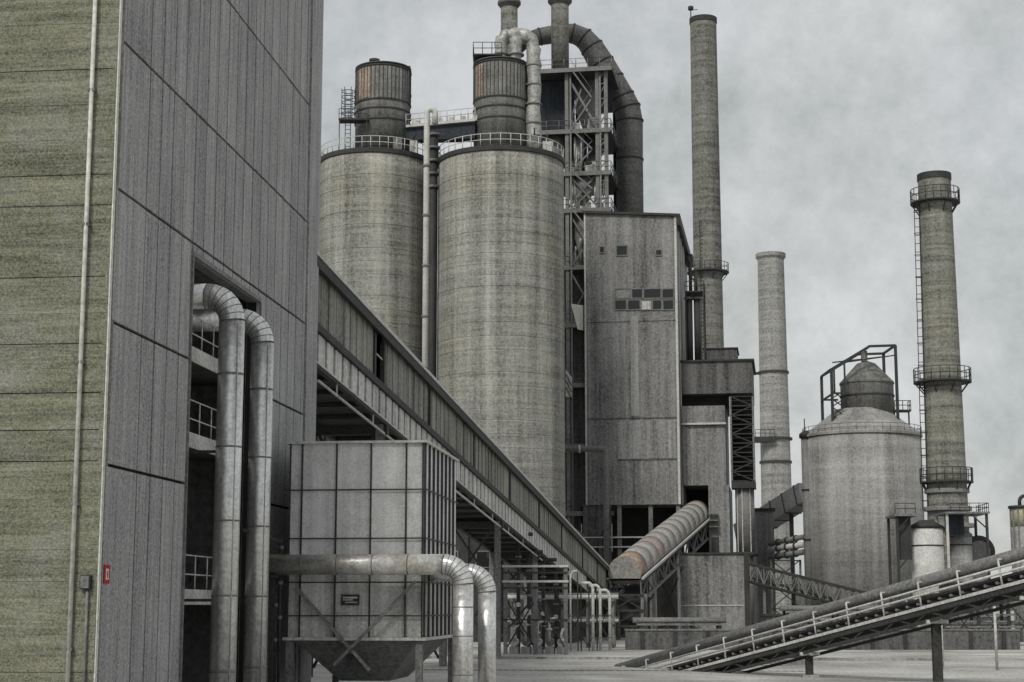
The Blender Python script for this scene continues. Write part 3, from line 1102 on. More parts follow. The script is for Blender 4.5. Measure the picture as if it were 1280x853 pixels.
# ------------------------------------------------------------------ preheater tower
YT = 204.0
tp = at(671, 300, YT)
P = Frame(tp.x, tp.y, YG)
TB = P.pl(762, 200, 0)[0]
TDp = 11.0
tow = thing('steel_tower', 'tall open steel tower with dark floors behind the wide silo', 'tower', P.p(TB / 2, 5, 0))
zf = [P.pl(720, y, 0)[1] for y in (88, 163, 216, 262, 333, 405, 480, 556, 640)]
cols_b = [0.1, TB * .42, P.pl(747, 200, 0)[0], P.pl(758, 200, 0)[0]]
for b in cols_b:
    for a in (0.0, TDp):
        MB().box(b - .22, b + .22, a - .22, a + .22, 0, zf[0] - .2, P).build('column', 'mid' if a == 0 else 'steel', tow)
for i, z in enumerate(zf):
    ov = .9 if i == 0 else .35
    f = MB().box(-ov, TB + ov * .5, -ov, TDp + ov, z - .22, z + .0, P).build('floor', 'steel', tow)
    MB().box(-ov, TB + ov * .5, -ov - .10, -ov - .003, z - .5, z + .05, P).build('edge_beam', 'mid', f)
    m = MB()
    m.rail([P.p(-ov, TDp, z), P.p(-ov, -ov + .08, z), P.p(TB + ov * .5, -ov + .08, z), P.p(TB + ov * .5, TDp, z)], 1.25, 1.6, .05)
    m.build('railing', 'mid', f)
m = MB()
m.beam(P.p(cols_b[1], .1, zf[0] - .6), P.p(cols_b[2], .1, zf[1] + .2), .28)
m.beam(P.p(cols_b[1], .3, zf[1] + .3), P.p(cols_b[1] + 1.8, .3, zf[0] - 2.4), .2)
for k in range(2, 5):
    m.beam(P.p(cols_b[1], .1, zf[k]), P.p(cols_b[2], .1, zf[k + 1] + .2), .2)
    m.beam(P.p(cols_b[2], .25, zf[k]), P.p(cols_b[1], .25, zf[k + 1] + .2), .2)
for k in range(0, 8):
    n = 4
    for q in range(n):
        za = zf[k + 1] + (zf[k] - zf[k + 1]) * q / n
        zb_ = zf[k + 1] + (zf[k] - zf[k + 1]) * (q + 1) / n
        m.beam(P.p(cols_b[2], -.05, za), P.p(cols_b[3], -.05, zb_), .12)
        m.beam(P.p(cols_b[2], -.05, zb_), P.p(cols_b[3], -.05, zb_ + .01), .12)
m.each('brace', 'mid', tow)
m = MB()
m.box(-.1, cols_b[1] + .6, 3.0, 3.2, zf[1] + .02, zf[0] - .23, P)
m.box(cols_b[1] + .6, TB - .1, 6.0, 6.2, zf[0] - 3.9, zf[0] - .23, P)
m.box(cols_b[1] - .6, cols_b[2] - .3, 2.0, 2.2, zf[2] + .02, zf[1] - .23, P)
m.each('cladding', 'blue', tow)
m = MB()
m.box(cols_b[1] - 1.0, cols_b[2] - .6, 4.0, 4.2, 0, zf[3] - .23, P)
m.build('lower_cladding', 'sheetd', tow)
# cyclone vessels between the floors
for (b, a, k, rr) in ((cols_b[1] + 2.0, 4.6, 0, 1.5), (cols_b[1] + 1.4, 1.4, 1, .6), (TB * .62, 1.5, 2, 1.3), (TB * .62, 1.5, 3, 1.1), (2.2, 2.0, 1, 1.2)):
    c = P.p(b, a, 0)
    z1, z0 = zf[k] - .24, zf[k + 1] + .05
    MB().lathe(c, [(.3, z0), (.3, z0 + .6), (rr, z0 + (z1 - z0) * .55), (rr, z1)], 20).build('cyclone', 'mid', tow)
m = MB()
for i in range(26):
    k = random.choice((1, 2, 2, 3, 3))
    b = random.uniform(TB * .42, TB * .92)
    z0 = zf[k + 1] + random.uniform(.1, 2.0)
    z1 = min(zf[k] - .3, z0 + random.uniform(1, 4))
    m.tube([P.p(b, random.uniform(.4, 1.2), z0), P.p(b, random.uniform(.4, 1.2), z1)], random.choice((.08, .12, .18)), 7)
m.each('small_pipe', 'pale', tow)
st_ = MB()
for k in range(0, 4):
    za, zb_ = zf[k + 1], zf[k]
    zm_ = (za + zb_) / 2
    b0_, b1_ = cols_b[1] + .6, cols_b[2] - .6
    for (p_, q_) in ((P.p(b0_, -.6, za), P.p(b1_, -.6, zm_)), (P.p(b1_, -.9, zm_), P.p(b0_, -.9, zb_))):
        st_.beam(p_, q_, .10, .17)
        st_.tube([p_ + Z * 1.1, q_ + Z * 1.1], .04, 5)
st_.each('stair_flight', 'mid', tow)
m = MB()
for b_ in (cols_b[1] + .5, cols_b[2] + .4):
    m.tube([P.p(b_, -.3, 0), P.p(b_, -.3, zf[0] - .4)], .12 if b_ < TB else .17, 8)
m.each('riser', 'mid', tow)
m = MB()
for k in range(1, 4):
    for q in range(5):
        b_ = random.uniform(cols_b[1] + .2, cols_b[2] - .4)
        m.box(b_, b_ + random.uniform(.4, 1.0), 1.2, 1.9, zf[k] + .003, zf[k] + random.uniform(.7, 2.0), P)
m.each('equipment_box', 'pale', tow)
# pale sheets hanging on the tower's lower flank
q = [P.pl(x, y, -.5) for x, y in ((714, 380), (729, 382), (729, 413), (722, 412))]
t = MB().prism([P.p(b, -.5, z) for b, z in q], P.A * .12)
tag(t.build('loose_sheet', 'white'), 'pale tapering metal sheet on the dark tower flank, left of the mill building', 'metal sheet')
q = [P.pl(x, y, -.5) for x, y in ((707, 462), (715, 472), (715, 497), (707, 496))]
t = thing('louvre_panel', 'pale slatted louvre low on the dark tower flank beside the wide silo', 'louvre', P.p(q[0][0], -.5, q[2][1]))
MB().prism([P.p(b, -.5, z) for b, z in q], P.A * .12).build('panel', 'pale', t)
m = MB()
for k in range(3):
    m.beam(P.p(q[0][0] + .05, -.56, q[0][1] - .6 - k * .8), P.p(q[1][0] - .05, -.56, q[1][1] - 1.2 - k * .8 + .2), .10)
m.each('slat', 'steel', t)
# horizontal pipe at its foot
p0, p1 = at(704, 562, YT - 5), at(752, 561, YT - 5)
pts = [p0, p1] + [p1 + V((.5 * math.sin(k * PI / 8), 0, -.5 + .5 * math.cos(k * PI / 8))) for k in range(1, 5)]
pts.append(V((pts[-1].x, pts[-1].y, 0)))
t = thing('cross_pipe', 'grey pipe leaving the wide silo towards the mill building and bending down', 'pipe', (p1.x, p1.y, 0))
MB().tube(pts, .36, 12).build('pipe', 'mid', t)
MB().tube([p0.lerp(p1, .4), p0.lerp(p1, .4) + V((.2, 0, 0))], .48, 12).build('flange', 'pale', t)


# stacks on the tower
def stub_stack(px, Y, wpx, ybase, rings, lab, grp):
    c = at(px, 40, Y)
    r_ = wpx / 2 / FPX * Y
    zt = zat(px, -34, Y)
    zb_ = ybase
    t = thing('vent_stack', lab, 'stack', (c.x, c.y, zb_), grp)
    MB().lathe(c, [(r_, zb_), (r_, zt)], 32).build('tube', 'stack', t)
    m = MB()
    for y in rings:
        z = zat(px, y, Y)
        m.lathe(c, [(r_ + .003, z - .5), (r_ * 1.38, z), (r_ * 1.38, z), (r_ * 1.38, z + .35), (r_ * 1.38, z + .35), (r_ + .003, z + .35)], 32, cap=False)
    m.build('collar', 'duct', t)


stub_stack(636.5, YT + 2, 22, zf[1] - 12, (6,), 'dark round stack with collar rising behind the crumpled lagged duct', 'dark stacks on the steel tower')
stub_stack(700, YT + 1, 23, zf[0] + .01, (3,), 'dark round stack with collar standing on the top floor of the steel tower', 'dark stacks on the steel tower')
# big downcomer duct
YA = YT + 8
rd = 1.74
path = [at(x, y, YA) for x, y in ((640, 66), (655, 52), (675, 46), (700, 42), (716, 42), (730, 48), (740, 60), (752, 80), (764, 101), (777, 123), (784, 136), (787, 152), (787, 200))]
path.append(V((path[-1].x, YA, 0)))
t = thing('downcomer_duct', 'huge dark duct arching over the steel tower and dropping beside it', 'duct', (path[-1].x, YA, 0))
rr = [.9, 1.0, 1.15, 1.25, 1.3, 1.4, 1.55, 1.7] + [rd] * (len(path) - 8)
MB().tube(path, rr, 28).build('duct', 'duct', t)
m = MB()
for i in (2, 4, 5, 6, 7, 8, 9, 10, 11, 12):
    d = (path[i + 1] - path[i - 1]).normalized() * .1
    m.tube([path[i] - d, path[i] + d], rr[i] * 1.06, 28)
m.each('stiffener_ring', 'steel', t)

# ------------------------------------------------------------------ mill building
YM = 200.0
mp = at(848, 430, YM)
B = Frame(mp.x, mp.y, YG)
bl = B.pl(731, 430, 0)[0]
mill = thing('mill_building', 'tall grey corrugated mill building with a band of dark windows, right of the wide silo', 'building', B.p(bl / 2, 8, 0))
zl_, zr_ = B.pl(731, 267, 0)[1], B.pl(848, 271, 0)[1]
zbm = B.pl(790, 631, 0)[1]
DM = 22.0
m = MB()
m.hexa([B.p(bl, 0, zbm), B.p(0, 0, zbm), B.p(0, DM, zbm), B.p(bl, DM, zbm), B.p(bl, 0, zl_), B.p(0, 0, zr_), B.p(0, DM, zr_), B.p(bl, DM, zl_)])
m.build('wall', 'sheet', mill)
m = MB()
m.hexa([B.p(bl - .25, -.35, zl_ + .003), B.p(.45, -.35, zr_ + .003), B.p(.45, DM, zr_ + .003), B.p(bl - .25, DM, zl_ + .003),
        B.p(bl - .25, -.35, zl_ + .30), B.p(.45, -.35, zr_ + .30), B.p(.45, DM, zr_ + .30), B.p(bl - .25, DM, zl_ + .30)])
m.box(.003, .5, -.3, DM, zr_ - 1.1, zr_ - .003, B)
m.box(.1, 1.0, 17, 19.5, zr_ - 2.4, zr_ - 1.103, B)
m.build('roof', 'steel', mill)
m = MB()
for y, x0, x1 in ((523, 731, 846), (575, 772, 846)):
    z = B.pl(790, y, 0)[1]
    m.box(B.pl(x0, y, 0)[0], B.pl(x1, y, 0)[0], -.07, -.003, z - .06, z + .06, B)
pm = MB()
for x0, x1, y0, y1 in ((772, 845, 526, 573), (788, 799, 395, 520)):
    (pb0, pz1), (pb1, pz0) = B.pl(x0, y0, 0), B.pl(x1, y1, 0)
    pm.box(pb0, pb1, -.05, -.004, pz0, pz1, B)
pm.each('replaced_sheet', 'sheetp', mill)
z = B.pl(790, 402, 0)[1]
m.box(bl, -.3, -.05, -.003, z - .04, z + .04, B)
m.each('sheet_lap', 'sheetd', mill)
m = MB()
m.box(-.30, -.02, -.10, -.003, zbm, zr_ - .003, B)
m.box(bl + .0, bl + .2, -.09, -.003, zbm, zl_ - .003, B)
m.each('corner_flashing', 'pale', mill)


def window(x0, x1, y0, y1, panes='glass', parent=mill, F=B, a=0.0):
    b0, z1 = F.pl(x0, y0, a)
    b1, z0 = F.pl(x1, y1, a)
    w = MB()
    e = .12
    w.box(b0, b1, a - .12, a - .004, z1 - e, z1, F)
    w.box(b0, b1, a - .12, a - .004, z0, z0 + e, F)
    w.box(b0, b0 + e, a - .12, a - .004, z0 + e, z1 - e, F)
    w.box(b1 - e, b1, a - .12, a - .004, z0 + e, z1 - e, F)
    o = w.build('window', 'mid', parent)
    MB().box(b0 + e, b1 - e, a - .06, a - .005, z0 + e, z1 - e, F).build('pane', panes, o)


window(749, 756, 308, 317)
window(770, 785, 307, 320)
window(819, 828, 312, 320)
for x0, x1, k in ((768, 789, 'sheet'), (789, 804, 'glass'), (804, 827, 'glass'), (827, 843, 'glass')):
    window(x0, x1, 361, 373.5, k)
for x0, x1, k in ((768, 784, 'glass'), (784, 801, 'glass'), (801, 815, 'tankd'), (815, 828, 'glass'), (828, 843, 'glass')):
    window(x0, x1, 375, 388, k)
# open storey beneath
m = MB()
m.box(bl - 1.0, -.1, 7.0, 7.3, 0, zbm - .01, B)
m.box(bl - 1.0, bl - .7, 1.0, 7.0, 0, zbm - .01, B)
m.build('recess_wall', 'steel', mill)
for f in (.03, .35, .68, .97):
    b = bl * (1 - f)
    MB().box(b - .25, b + .25, .3, .8, 0, zbm - .003, B).build('column', 'mid', mill)
m = MB()
for y in (672, 684):
    z = B.pl(745, y, .1)[1]
    m.box(bl - .5, -.3, .05, .17, z - .08, z + .08, B)
for x in (722, 760):
    b_, _ = B.pl(x + 5, 660, .1)
    m.box(b_ - .05, b_ + .05, -.05, .04, B.pl(x, 690, 0)[1], B.pl(x, 655, 0)[1], B)
m.build('guard_rails', 'pale', mill)
m = MB()
b_, z1 = B.pl(772, 633, -.2)
m.hexa([B.p(bl - .4, .2, B.pl(735, 690, 0)[1] - 1), B.p(bl + .5, .2, B.pl(735, 690, 0)[1] - 1), B.p(bl + .5, 2.2, B.pl(735, 690, 0)[1] - 1), B.p(bl - .4, 2.2, B.pl(735, 690, 0)[1] - 1),
        B.p(bl - .4, .2, zbm), B.p(bl + 3.2, .2, zbm), B.p(bl + 3.2, 2.2, zbm), B.p(bl - .4, 2.2, zbm)])
m.build('chute', 'sheetd', mill)
# gable side details
m = MB()
for k, (a, z0, z1) in enumerate(((3, zbm, zr_ - 1.2), (7, zbm, zr_ - 1.2), (12, zbm, zr_ - 1.2))):
    m.box(.003, .12, a, a + .3, z0, z1, B)
m.each('side_flashing', 'pale', mill)

# stepped annex on the right
YN = 3.0
ann = thing('stepped_annex', 'dark stepped annex with an overhanging block on the right side of the mill building', 'building', B.p(4, 8, 0))
b0, z1 = B.pl(853, 453, YN)
b1 = B.pl(940, 470, YN)[0]
z0 = B.pl(900, 492, YN)[1]
bR = B.pl(908, 600, YN)[0]
MB().box(b0 - .2, b1, YN, YN + 13, z0, z1, B).build('upper_block', 'sheetd', ann)
MB().box(b0 - .3, b1 + .3, YN - .25, YN + 13.2, z1 + .003, z1 + .22, B).build('roof', 'steel', ann)
bq0, zq1 = B.pl(880, 437, YN + 4)
bq1 = B.pl(921, 437, YN + 4)[0]
MB().box(bq0, bq1, YN + 4, YN + 10, z1 + .223, zq1, B).build('roof_house', 'sheetd', ann)
MB().box(bq0 - .15, bq1 + .15, YN + 3.85, YN + 10.1, zq1 + .003, zq1 + .16, B).build('roof_house_lid', 'steel', ann)
z2 = B.pl(880, 508, YN)[1]
MB().box(b0 - .2, b1 - .4, YN + 3, YN + 12, z2, z0 - .003, B).build('recess', 'steel', ann)
z3 = B.pl(880, 530, YN)[1]
MB().box(b0 - .2, bR, YN - .5, YN + 12, z3, z2 - .003, B).build('parapet', 'sheet', ann)
MB().box(b0 - .2, bR + .1, YN - .6, YN - .503, z3 - .15, z3 + .08, B).build('sill', 'pale', ann)
zo = B.pl(868, 607, YN)[1]
bo = B.pl(886, 640, YN)[0]
zlow = B.pl(880, 695, YN)[1]
m = MB()
m.box(b0 - .2, bR, YN - .2, YN + 12, zo, z3 - .153, B)
m.box(bo, bR + .3, YN - .2, YN + 12, 0, zo - .003, B)
m.build('lower_wall', 'sheet', ann)
m = MB()
m.box(b0 - .2, bo - .01, YN + 8, YN + 8.3, 0, zo - .01, B)
m.build('opening_back', 'steel', ann)
m = MB()
bw0, zw1 = B.pl(869, 672, YN - .2)
bw1, zw0 = B.pl(899, 694, YN - .2)
m.box(bo + .3, bw1, YN - .32, YN - .204, zw0, zw1, B)
m.build('dark_door', 'steel', ann)
m = MB()
for y in (643, 651, 659):
    z = B.pl(890, y, YN - .3)[1]
    m.box(bo, bw1, YN - 1.2, YN - .33, z - .06, z + .06, B)
m.build('landing', 'mid', ann)
for px, lab in ((862, 'upright dark duct riser in front of the annex corner, nearer the mill wall'), (872, 'upright dark duct riser by the main chimney, right of its neighbour')):
    b_, _ = B.pl(px, 420, YN + 2)
    c = B.p(b_, YN + 2, 0)
    t = thing('duct_riser', lab, 'duct', (c.x, c.y, z1), 'duct risers on the annex roof')
    zt = B.pl(px, 375, YN + 2)[1]
    MB().lathe(c, [(.42, z1 + .22), (.42, zt)], 14).build('duct', 'steel', t)
    MB().lathe(c, [(.6, zt + .003), (.6, zt + .3), (.6, zt + .3), (.1, zt + .6)], 14).build('cap', 'mid', t)
b_, _ = B.pl(868, 372, YN + 2.5)
t = thing('roof_gantry', 'dark railed gantry beside the top of the mill building gable', 'platform', B.p(b_, YN + 2, z1))
zt = B.pl(868, 374, YN + 2)[1]
MB().box(b_ - 1.1, b_ + 1.3, YN + .6, YN + 4, zt + .62, zt + .8, B).build('deck', 'steel', t)
m = MB()
for db in (-1.0, 1.2):
    for a in (YN + .7, YN + 3.9):
        m.box(b_ + db - .09, b_ + db + .09, a - .09, a + .09, z1 + .22, zt + .617, B)
m.each('leg', 'steel', t)
m = MB()
m.rail([B.p(b_ - 1.05, YN + .7, zt + .8), B.p(b_ + 1.25, YN + .7, zt + .8), B.p(b_ + 1.25, YN + 3.9, zt + .8)], 1.2, 1.0, .05)
m.tube([B.p(b_ - .4, YN + 1.5, zt + .8), B.p(b_ - .4, YN + 1.5, zt + 4.6), B.p(b_ - .7, YN + 1.5, zt + 5.2)], .22, 8)
m.tube([B.p(b_ + .3, YN + 1.5, zt + .8), B.p(b_ + .3, YN + 1.5, zt + 3.4)], .15, 8)
m.build('railing', 'steel', t)

# lattice stair tower and the cylinder beneath
st = thing('lattice_stair', 'narrow dark lattice stair tower hanging under the annex overhang', 'stair tower', B.p(0, 0, 0))
s0, zs1 = B.pl(913, 496, YN - .1)
s1_, zs0 = B.pl(943, 601, YN - .1)
for b in (s0, s1_):
    for a in (YN - .1, YN + 2.6):
        MB().box(b - .10, b + .10, a - .10, a + .10, zs0, z0 - .004 if a > YN else zs1, B).build('post', 'mid', st)
m = MB()
mf = MB()
n = 9
for k in range(n):
    za = zs0 + (zs1 - zs0) * k / n
    zb_ = zs0 + (zs1 - zs0) * (k + 1) / n
    m.beam(B.p(s0, YN - .1, za), B.p(s1_, YN - .1, zb_), .14) if k % 2 else m.beam(B.p(s1_, YN - .1, za), B.p(s0, YN - .1, zb_), .14)
    m.beam(B.p(s0, YN - .15, zb_), B.p(s1_, YN - .15, zb_), .12)
    m.beam(B.p(s0, YN - .15, zb_ - .5), B.p(s1_, YN - .15, zb_ - .5), .06)
    mf.box(s0, s1_, YN + .1, YN + 2.5, za - .06, za + .06, B)
m.build('lattice', 'steel', st)
mf.build('landing', 'steel', st)
m = MB()
m.box(s0 - .15, s0 - .103, YN - .1, YN + 2.4, zs0, zs1, B)
m.build('side_mesh', 'pale', st)
m = MB()
m.box(s0 + .1, s1_, YN + 2.72, YN + 2.9, zs0, z0 - .01, B)
m.box(s0 - .1, s1_ + .15, YN - .3, YN + 2.7, zs0 - .9, zs0 - .1, B)
m.build('back_screen', 'steel', st)
c = B.p((s0 + s1_) / 2 + .1, YN + 1.3, 0)
zc0 = B.pl(928, 690, YN)[1]
t = thing('drum', 'upright grey drum with bright seams under the lattice stair tower', 'drum', (c.x, c.y, 0))
MB().lathe(c, [(1.15, zc0), (1.15, zs0 - .9)], 28).build('shell', 'mid', t)
m = MB()
for a in (-2.6, -2.0, -1.15):
    q = V((c.x + 1.17 * math.cos(a), c.y + 1.17 * math.sin(a), 0))
    m.beam(q + Z * zc0, q + Z * (zs0 - .95), .10)
m.each('seam', 'pale', t)
MB().lathe(c, [(1.5, zc0 - .5), (1.5, zc0)], 28).build('base_flange', 'steel', t)
MB().lathe(c, [(.9, 0), (.9, zc0 - .5)], 20).build('pedestal', 'mid', t)

# low block in front
LB = Frame(at(848, 750, 186).x, 186, YG)
lw = LB.pl(936, 750, 0)[0]
zt = LB.pl(890, 693, 0)[1]
t = thing('low_annex', 'low plain corrugated building below the mill building with a faint waist seam', 'building', LB.p(lw / 2, 4, 0))
MB().box(0, lw, 0, 10, 0, zt, LB).build('wall', 'sheet', t)
MB().box(-.15, lw + .15, -.2, 10.1, zt + .003, zt + .18, LB).build('roof', 'steel', t)
z = LB.pl(890, 757, 0)[1]
MB().box(.05, lw - .5, -.07, -.003, z - .05, z + .05, LB).build('sheet_lap', 'pale', t)
MB().box(lw - .45, lw + .1, -.25, -.003, 0, zt - .003, LB).build('corner_post', 'steel', t)
MB().box(-.02, .22, -.12, -.003, 0, zt - .003, LB).build('corner_flashing', 'pale', t)

# ------------------------------------------------------------------ round covered conveyor
q0 = at(781, 716, 165)
q1 = B.p((b0 + bo) / 2 - .1, YN + 1.5, B.pl(867, 641, YN)[1])
d = (q1 - q0).normalized()
sx = d.cross(Z).normalized()
uy = sx.cross(d).normalized()
RC = 1.62
t = thing('covered_conveyor', 'round topped covered conveyor with rusty patches rising into the mill building', 'conveyor', (q0.x, q0.y, 0))
Ln = (q1 - q0).length
N_ = 13


def cover_seg(mb, l0, l1, rr):
    i = len(mb.v)
    n = 16
    for l in (l0, l1):
        for k in range(n + 1):
            a = -.35 + (PI + .7) * k / n
            mb.v.append(q0 + d * l + sx * (rr * math.cos(a)) + uy * (rr * math.sin(a)))
    for k in range(n):
        mb.face([i + k, i + k + 1, i + n + 1 + k + 1, i + n + 1 + k], True)
    mb.face(list(range(i, i + n + 1))[::-1])
    mb.face(list(range(i + n + 1, i + 2 * n + 2)))
    mb.face([i, i + n + 1, i + 2 * n + 1, i + n])


for k in range(N_):
    m = MB()
    cover_seg(m, Ln * k / N_ + .09, Ln * (k + 1) / N_ - .09, RC + random.uniform(-.03, .03))
    m.build('cover', 'rust' if k == 0 else 'rustpink' if k == 3 else 'cover', t)
for k in range(N_ + 1):
    m = MB()
    cover_seg(m, max(0, Ln * k / N_ - .085), Ln * k / N_ + .085, RC - .05)
    m.build('cover_joint', 'steel', t)
m = MB()
lo = -RC * .36
for sg_ in (-1, 1):
    m.beam(q0 + sx * sg_ * (RC + .12) + uy * lo, q1 + sx * sg_ * (RC + .12) + uy * lo, .22)
m.each('edge_trim', 'pale', t)
m = MB()
cover_seg(m, -.12, -.003, RC + .02)
m.build('end_plate', 'cover', t)
m = MB()
for sg_ in (-1, 1):
    o_ = sx * sg_ * (RC - .1)
    m.beam(q0 + o_ + uy * (lo - .3), q1 + o_ + uy * (lo - .3), .26)
    m.beam(q0 + o_ + uy * (lo - 2.2), q1 + o_ + uy * (lo - 2.2), .26)
    n = 14
    for k in range(n):
        f0, f1 = k / n, (k + 1) / n
        a_, b_ = (lo - .3, lo - 2.2) if k % 2 else (lo - 2.2, lo - .3)
        m.beam(q0.lerp(q1, f0) + o_ + uy * a_, q0.lerp(q1, f1) + o_ + uy * b_, .15)
        m.beam(q0.lerp(q1, f0) + o_ + uy * (lo - .3), q0.lerp(q1, f0) + o_ + uy * (lo - 2.2), .13)
m.build('truss', 'mid', t)
m = MB()
m.hexa([q0 - sx * 1.7 + uy * (lo - .5), q0 + sx * 1.7 + uy * (lo - .5), q1 + sx * 1.7 + uy * (lo - .5), q1 - sx * 1.7 + uy * (lo - .5),
        q0 - sx * 1.7 + uy * (lo - .2), q0 + sx * 1.7 + uy * (lo - .2), q1 + sx * 1.7 + uy * (lo - .2), q1 - sx * 1.7 + uy * (lo - .2)])
m.build('belt_bed', 'steel', t)
for f, lab in ((.16, 'first'), (.55, 'second')):
    c = q0.lerp(q1, f)
    tt = thing('conveyor_trestle', 'steel trestle under the lower end of the round topped conveyor' if f < .3 else 'steel trestle midway under the round topped conveyor, before the low building', 'support frame', (c.x, c.y, 0))
    zt = c.z - RC * .36 - 2.45
    for sg_ in (-1, 1):
        p = c + sx * sg_ * (RC - .1)
        MB().beam((p.x, p.y, 0), (p.x, p.y, zt), .3).build('leg', 'mid', tt)
    p, q = c + sx * (RC - .1), c - sx * (RC - .1)
    m = MB()
    m.beam((p.x, p.y, .4), (q.x, q.y, zt - .3), .16)
    m.beam((q.x, q.y - .2, .4), (p.x, p.y - .2, zt - .3), .16)
    m.beam((p.x, p.y, zt - .1), (q.x, q.y, zt - .1), .2)
    m.each('cross_brace', 'steel', tt)
# transfer tower under the junction
TT = Frame(at(768, 760, 158).x, 158, YG)
tw = 2.6
t = thing('transfer_tower', 'dark braced steel transfer tower where gallery and round conveyor meet', 'tower', TT.p(tw / 2, 1.5, 0))
zt = TT.pl(780, 742, 0)[1]
for b in (0, tw):
    for a in (0, 4):
        MB().box(b - .13, b + .13, a - .13, a + .13, 0, zt, TT).build('leg', 'mid', t)
m = MB()
for k in range(3):
    za, zb_ = zt * k / 3, zt * (k + 1) / 3
    m.beam(TT.p(0, 0, za), TT.p(tw, 0, zb_), .13)
    m.beam(TT.p(0, .15, zb_), TT.p(tw, .15, za), .13)
    m.beam(TT.p(-.2, -.16, zb_ - .15), TT.p(tw + .2, -.16, zb_ - .15), .2)
m.each('brace', 'steel', t)
MB().hexa([TT.p(.7, 1, .2), TT.p(tw - .7, 1, .2), TT.p(tw - .7, 3, .2), TT.p(.7, 3, .2), TT.p(.1, .5, zt - .1), TT.p(tw - .1, .5, zt - .1), TT.p(tw - .1, 3.6, zt - .1), TT.p(.1, 3.6, zt - .1)]).build('hopper', 'steel', t)

# ------------------------------------------------------------------ chimneys
def platform(c, r_in, r_out, z, t, seg=24, h=1.3, rr=.05):
    m = MB()
    m.lathe(c, [(r_in + .003, z - .12), (r_out, z - .12), (r_out, z - .12), (r_out, z + .05), (r_out, z + .05), (r_in + .003, z + .05)], 36, cap=False)
    for k in range(8):
        a = 2 * PI * k / 8 + .2
        u = V((math.cos(a), math.sin(a), 0))
        m.beam(V((c.x, c.y, z - 1.3)) + u * (r_in + .05), V((c.x, c.y, z - .15)) + u * (r_out - .15), .12)
    pl_ = m.build('platform', 'steel', t)
    m = MB()
    m.rail([V((c.x + (r_out - .06) * math.cos(2 * PI * k / seg), c.y + (r_out - .06) * math.sin(2 * PI * k / seg), z + .05)) for k in range(seg + 1)], h, 2.0, rr)
    m.build('railing', 'steel', pl_)


def chim(px0, y0, w0, px1, y1, w1, Y, mt, lab, rim=None):
    ca, cb = at(px0, y0, Y), at(px1, y1, Y)
    c = V(((ca.x + cb.x) / 2, Y, 0))
    r0, r1 = w0 / 2 / FPX * Y, w1 / 2 / FPX * Y
    sl = (r1 - r0) / (cb.z - ca.z)
    t = thing('chimney', lab, 'chimney', (c.x, c.y, 0), 'factory chimneys')
    rb = r0 + sl * (0 - ca.z)
    m = MB()
    n = 40
    prof = [(rb, 0)]
    k = 24
    for i in range(1, k + 1):
        z = ca.z * i / k
        prof.append((rb + (r0 - rb) * i / k, z))
    prof += [(r0, ca.z), (r0 - .35, ca.z), (r0 - .35, ca.z), (r0 - .4, ca.z - 3)]
    m.lathe(c, prof, n, cap=False)
    m.build('shaft', mt, t)
    return t, c, (lambda z: rb + (r0 - rb) * z / ca.z), ca.z


t, c, rf, zt = chim(879.5, 24, 34, 886, 440, 37, 262, 'stack', 'tallest dark round chimney rising directly behind the mill building')
z = zat(888, 341, 262)
platform(c, rf(z), rf(z) + 1.1, z, t)
m = MB()
m.lathe(c, [(rf(zt) + .003, zt - .8), (rf(zt) + .12, zt - .8), (rf(zt) + .12, zt - .8), (rf(zt) + .12, zt + .02), (rf(zt) + .12, zt + .02), (rf(zt) - .3, zt + .02)], 40, cap=False)
m.build('cap_band', 'steel', t)
m = MB()
pz = V((c.x - rf(zt) + .1, c.y - .3, zt))
m.tube([pz, pz + Z * 1.7], .09, 6)
m.lathe((pz.x, pz.y), [(.1, zt + 1.3), (.45, zt + 1.45), (.45, zt + 2.0), (.1, zt + 2.15)], 10)
m.tube([pz + Z * 1.4, pz + V((1.1, 0, 1.5))], .06, 5)
m.build('beacon', 'steel', t)
MB().ladder((c.x - rf(60) * .5, c.y - rf(60) * .9, 30), 64, (1, 0, 0), .05, .6, .6).build('ladder', 'steel', t)

t, c, rf, zt = chim(963.5, 318, 33, 972, 690, 39, 330, 'stack_hazed', 'slender chimney, coloured paler for haze, standing far back between the mill building and the cone roofed silo')
m = MB()
m.lathe(c, [(rf(zt) + .003, zt - 1.2), (rf(zt) + .4, zt - .7), (rf(zt) + .4, zt - .7), (rf(zt) + .4, zt), (rf(zt) + .4, zt), (rf(zt) - .3, zt + .02)], 40, cap=False)
m.build('cap_band', 'stack_hazed', t)
for y in (466, 549, 578):
    z = zat(968, y, 330)
    m = MB()
    a1 = 2 * PI
    m.lathe(c, [(rf(z) + .003, z - .25), (rf(z) + (.25 if y != 549 else .5), z - .25), (rf(z) + (.25 if y != 549 else .5), z - .25), (rf(z) + (.25 if y != 549 else .5), z + .2), (rf(z) + .003, z + .2)], 36, cap=False)
    m.each('band', 'steel', t)
z = zat(960, 549, 330)
m = MB()
m.box(c.x - rf(z) - 1.6, c.x - .5, c.y - rf(z) - .9, c.y - rf(z) * .4, z - .9, z + .1)
m.rail([V((c.x - rf(z) - 1.5, c.y - rf(z) - .8, z + .1)), V((c.x - .6, c.y - rf(z) - .8, z + .1))], 1.4, 1.0, .06)
m.build('side_landing', 'steel', t)
m = MB()
z5 = zat(950, 466, 330)
m.box(c.x - rf(z5) - 1.3, c.x - rf(z5) * .6, c.y - 1, c.y + 1, z5 - .3, z5)
m.each('bracket', 'steel', t)

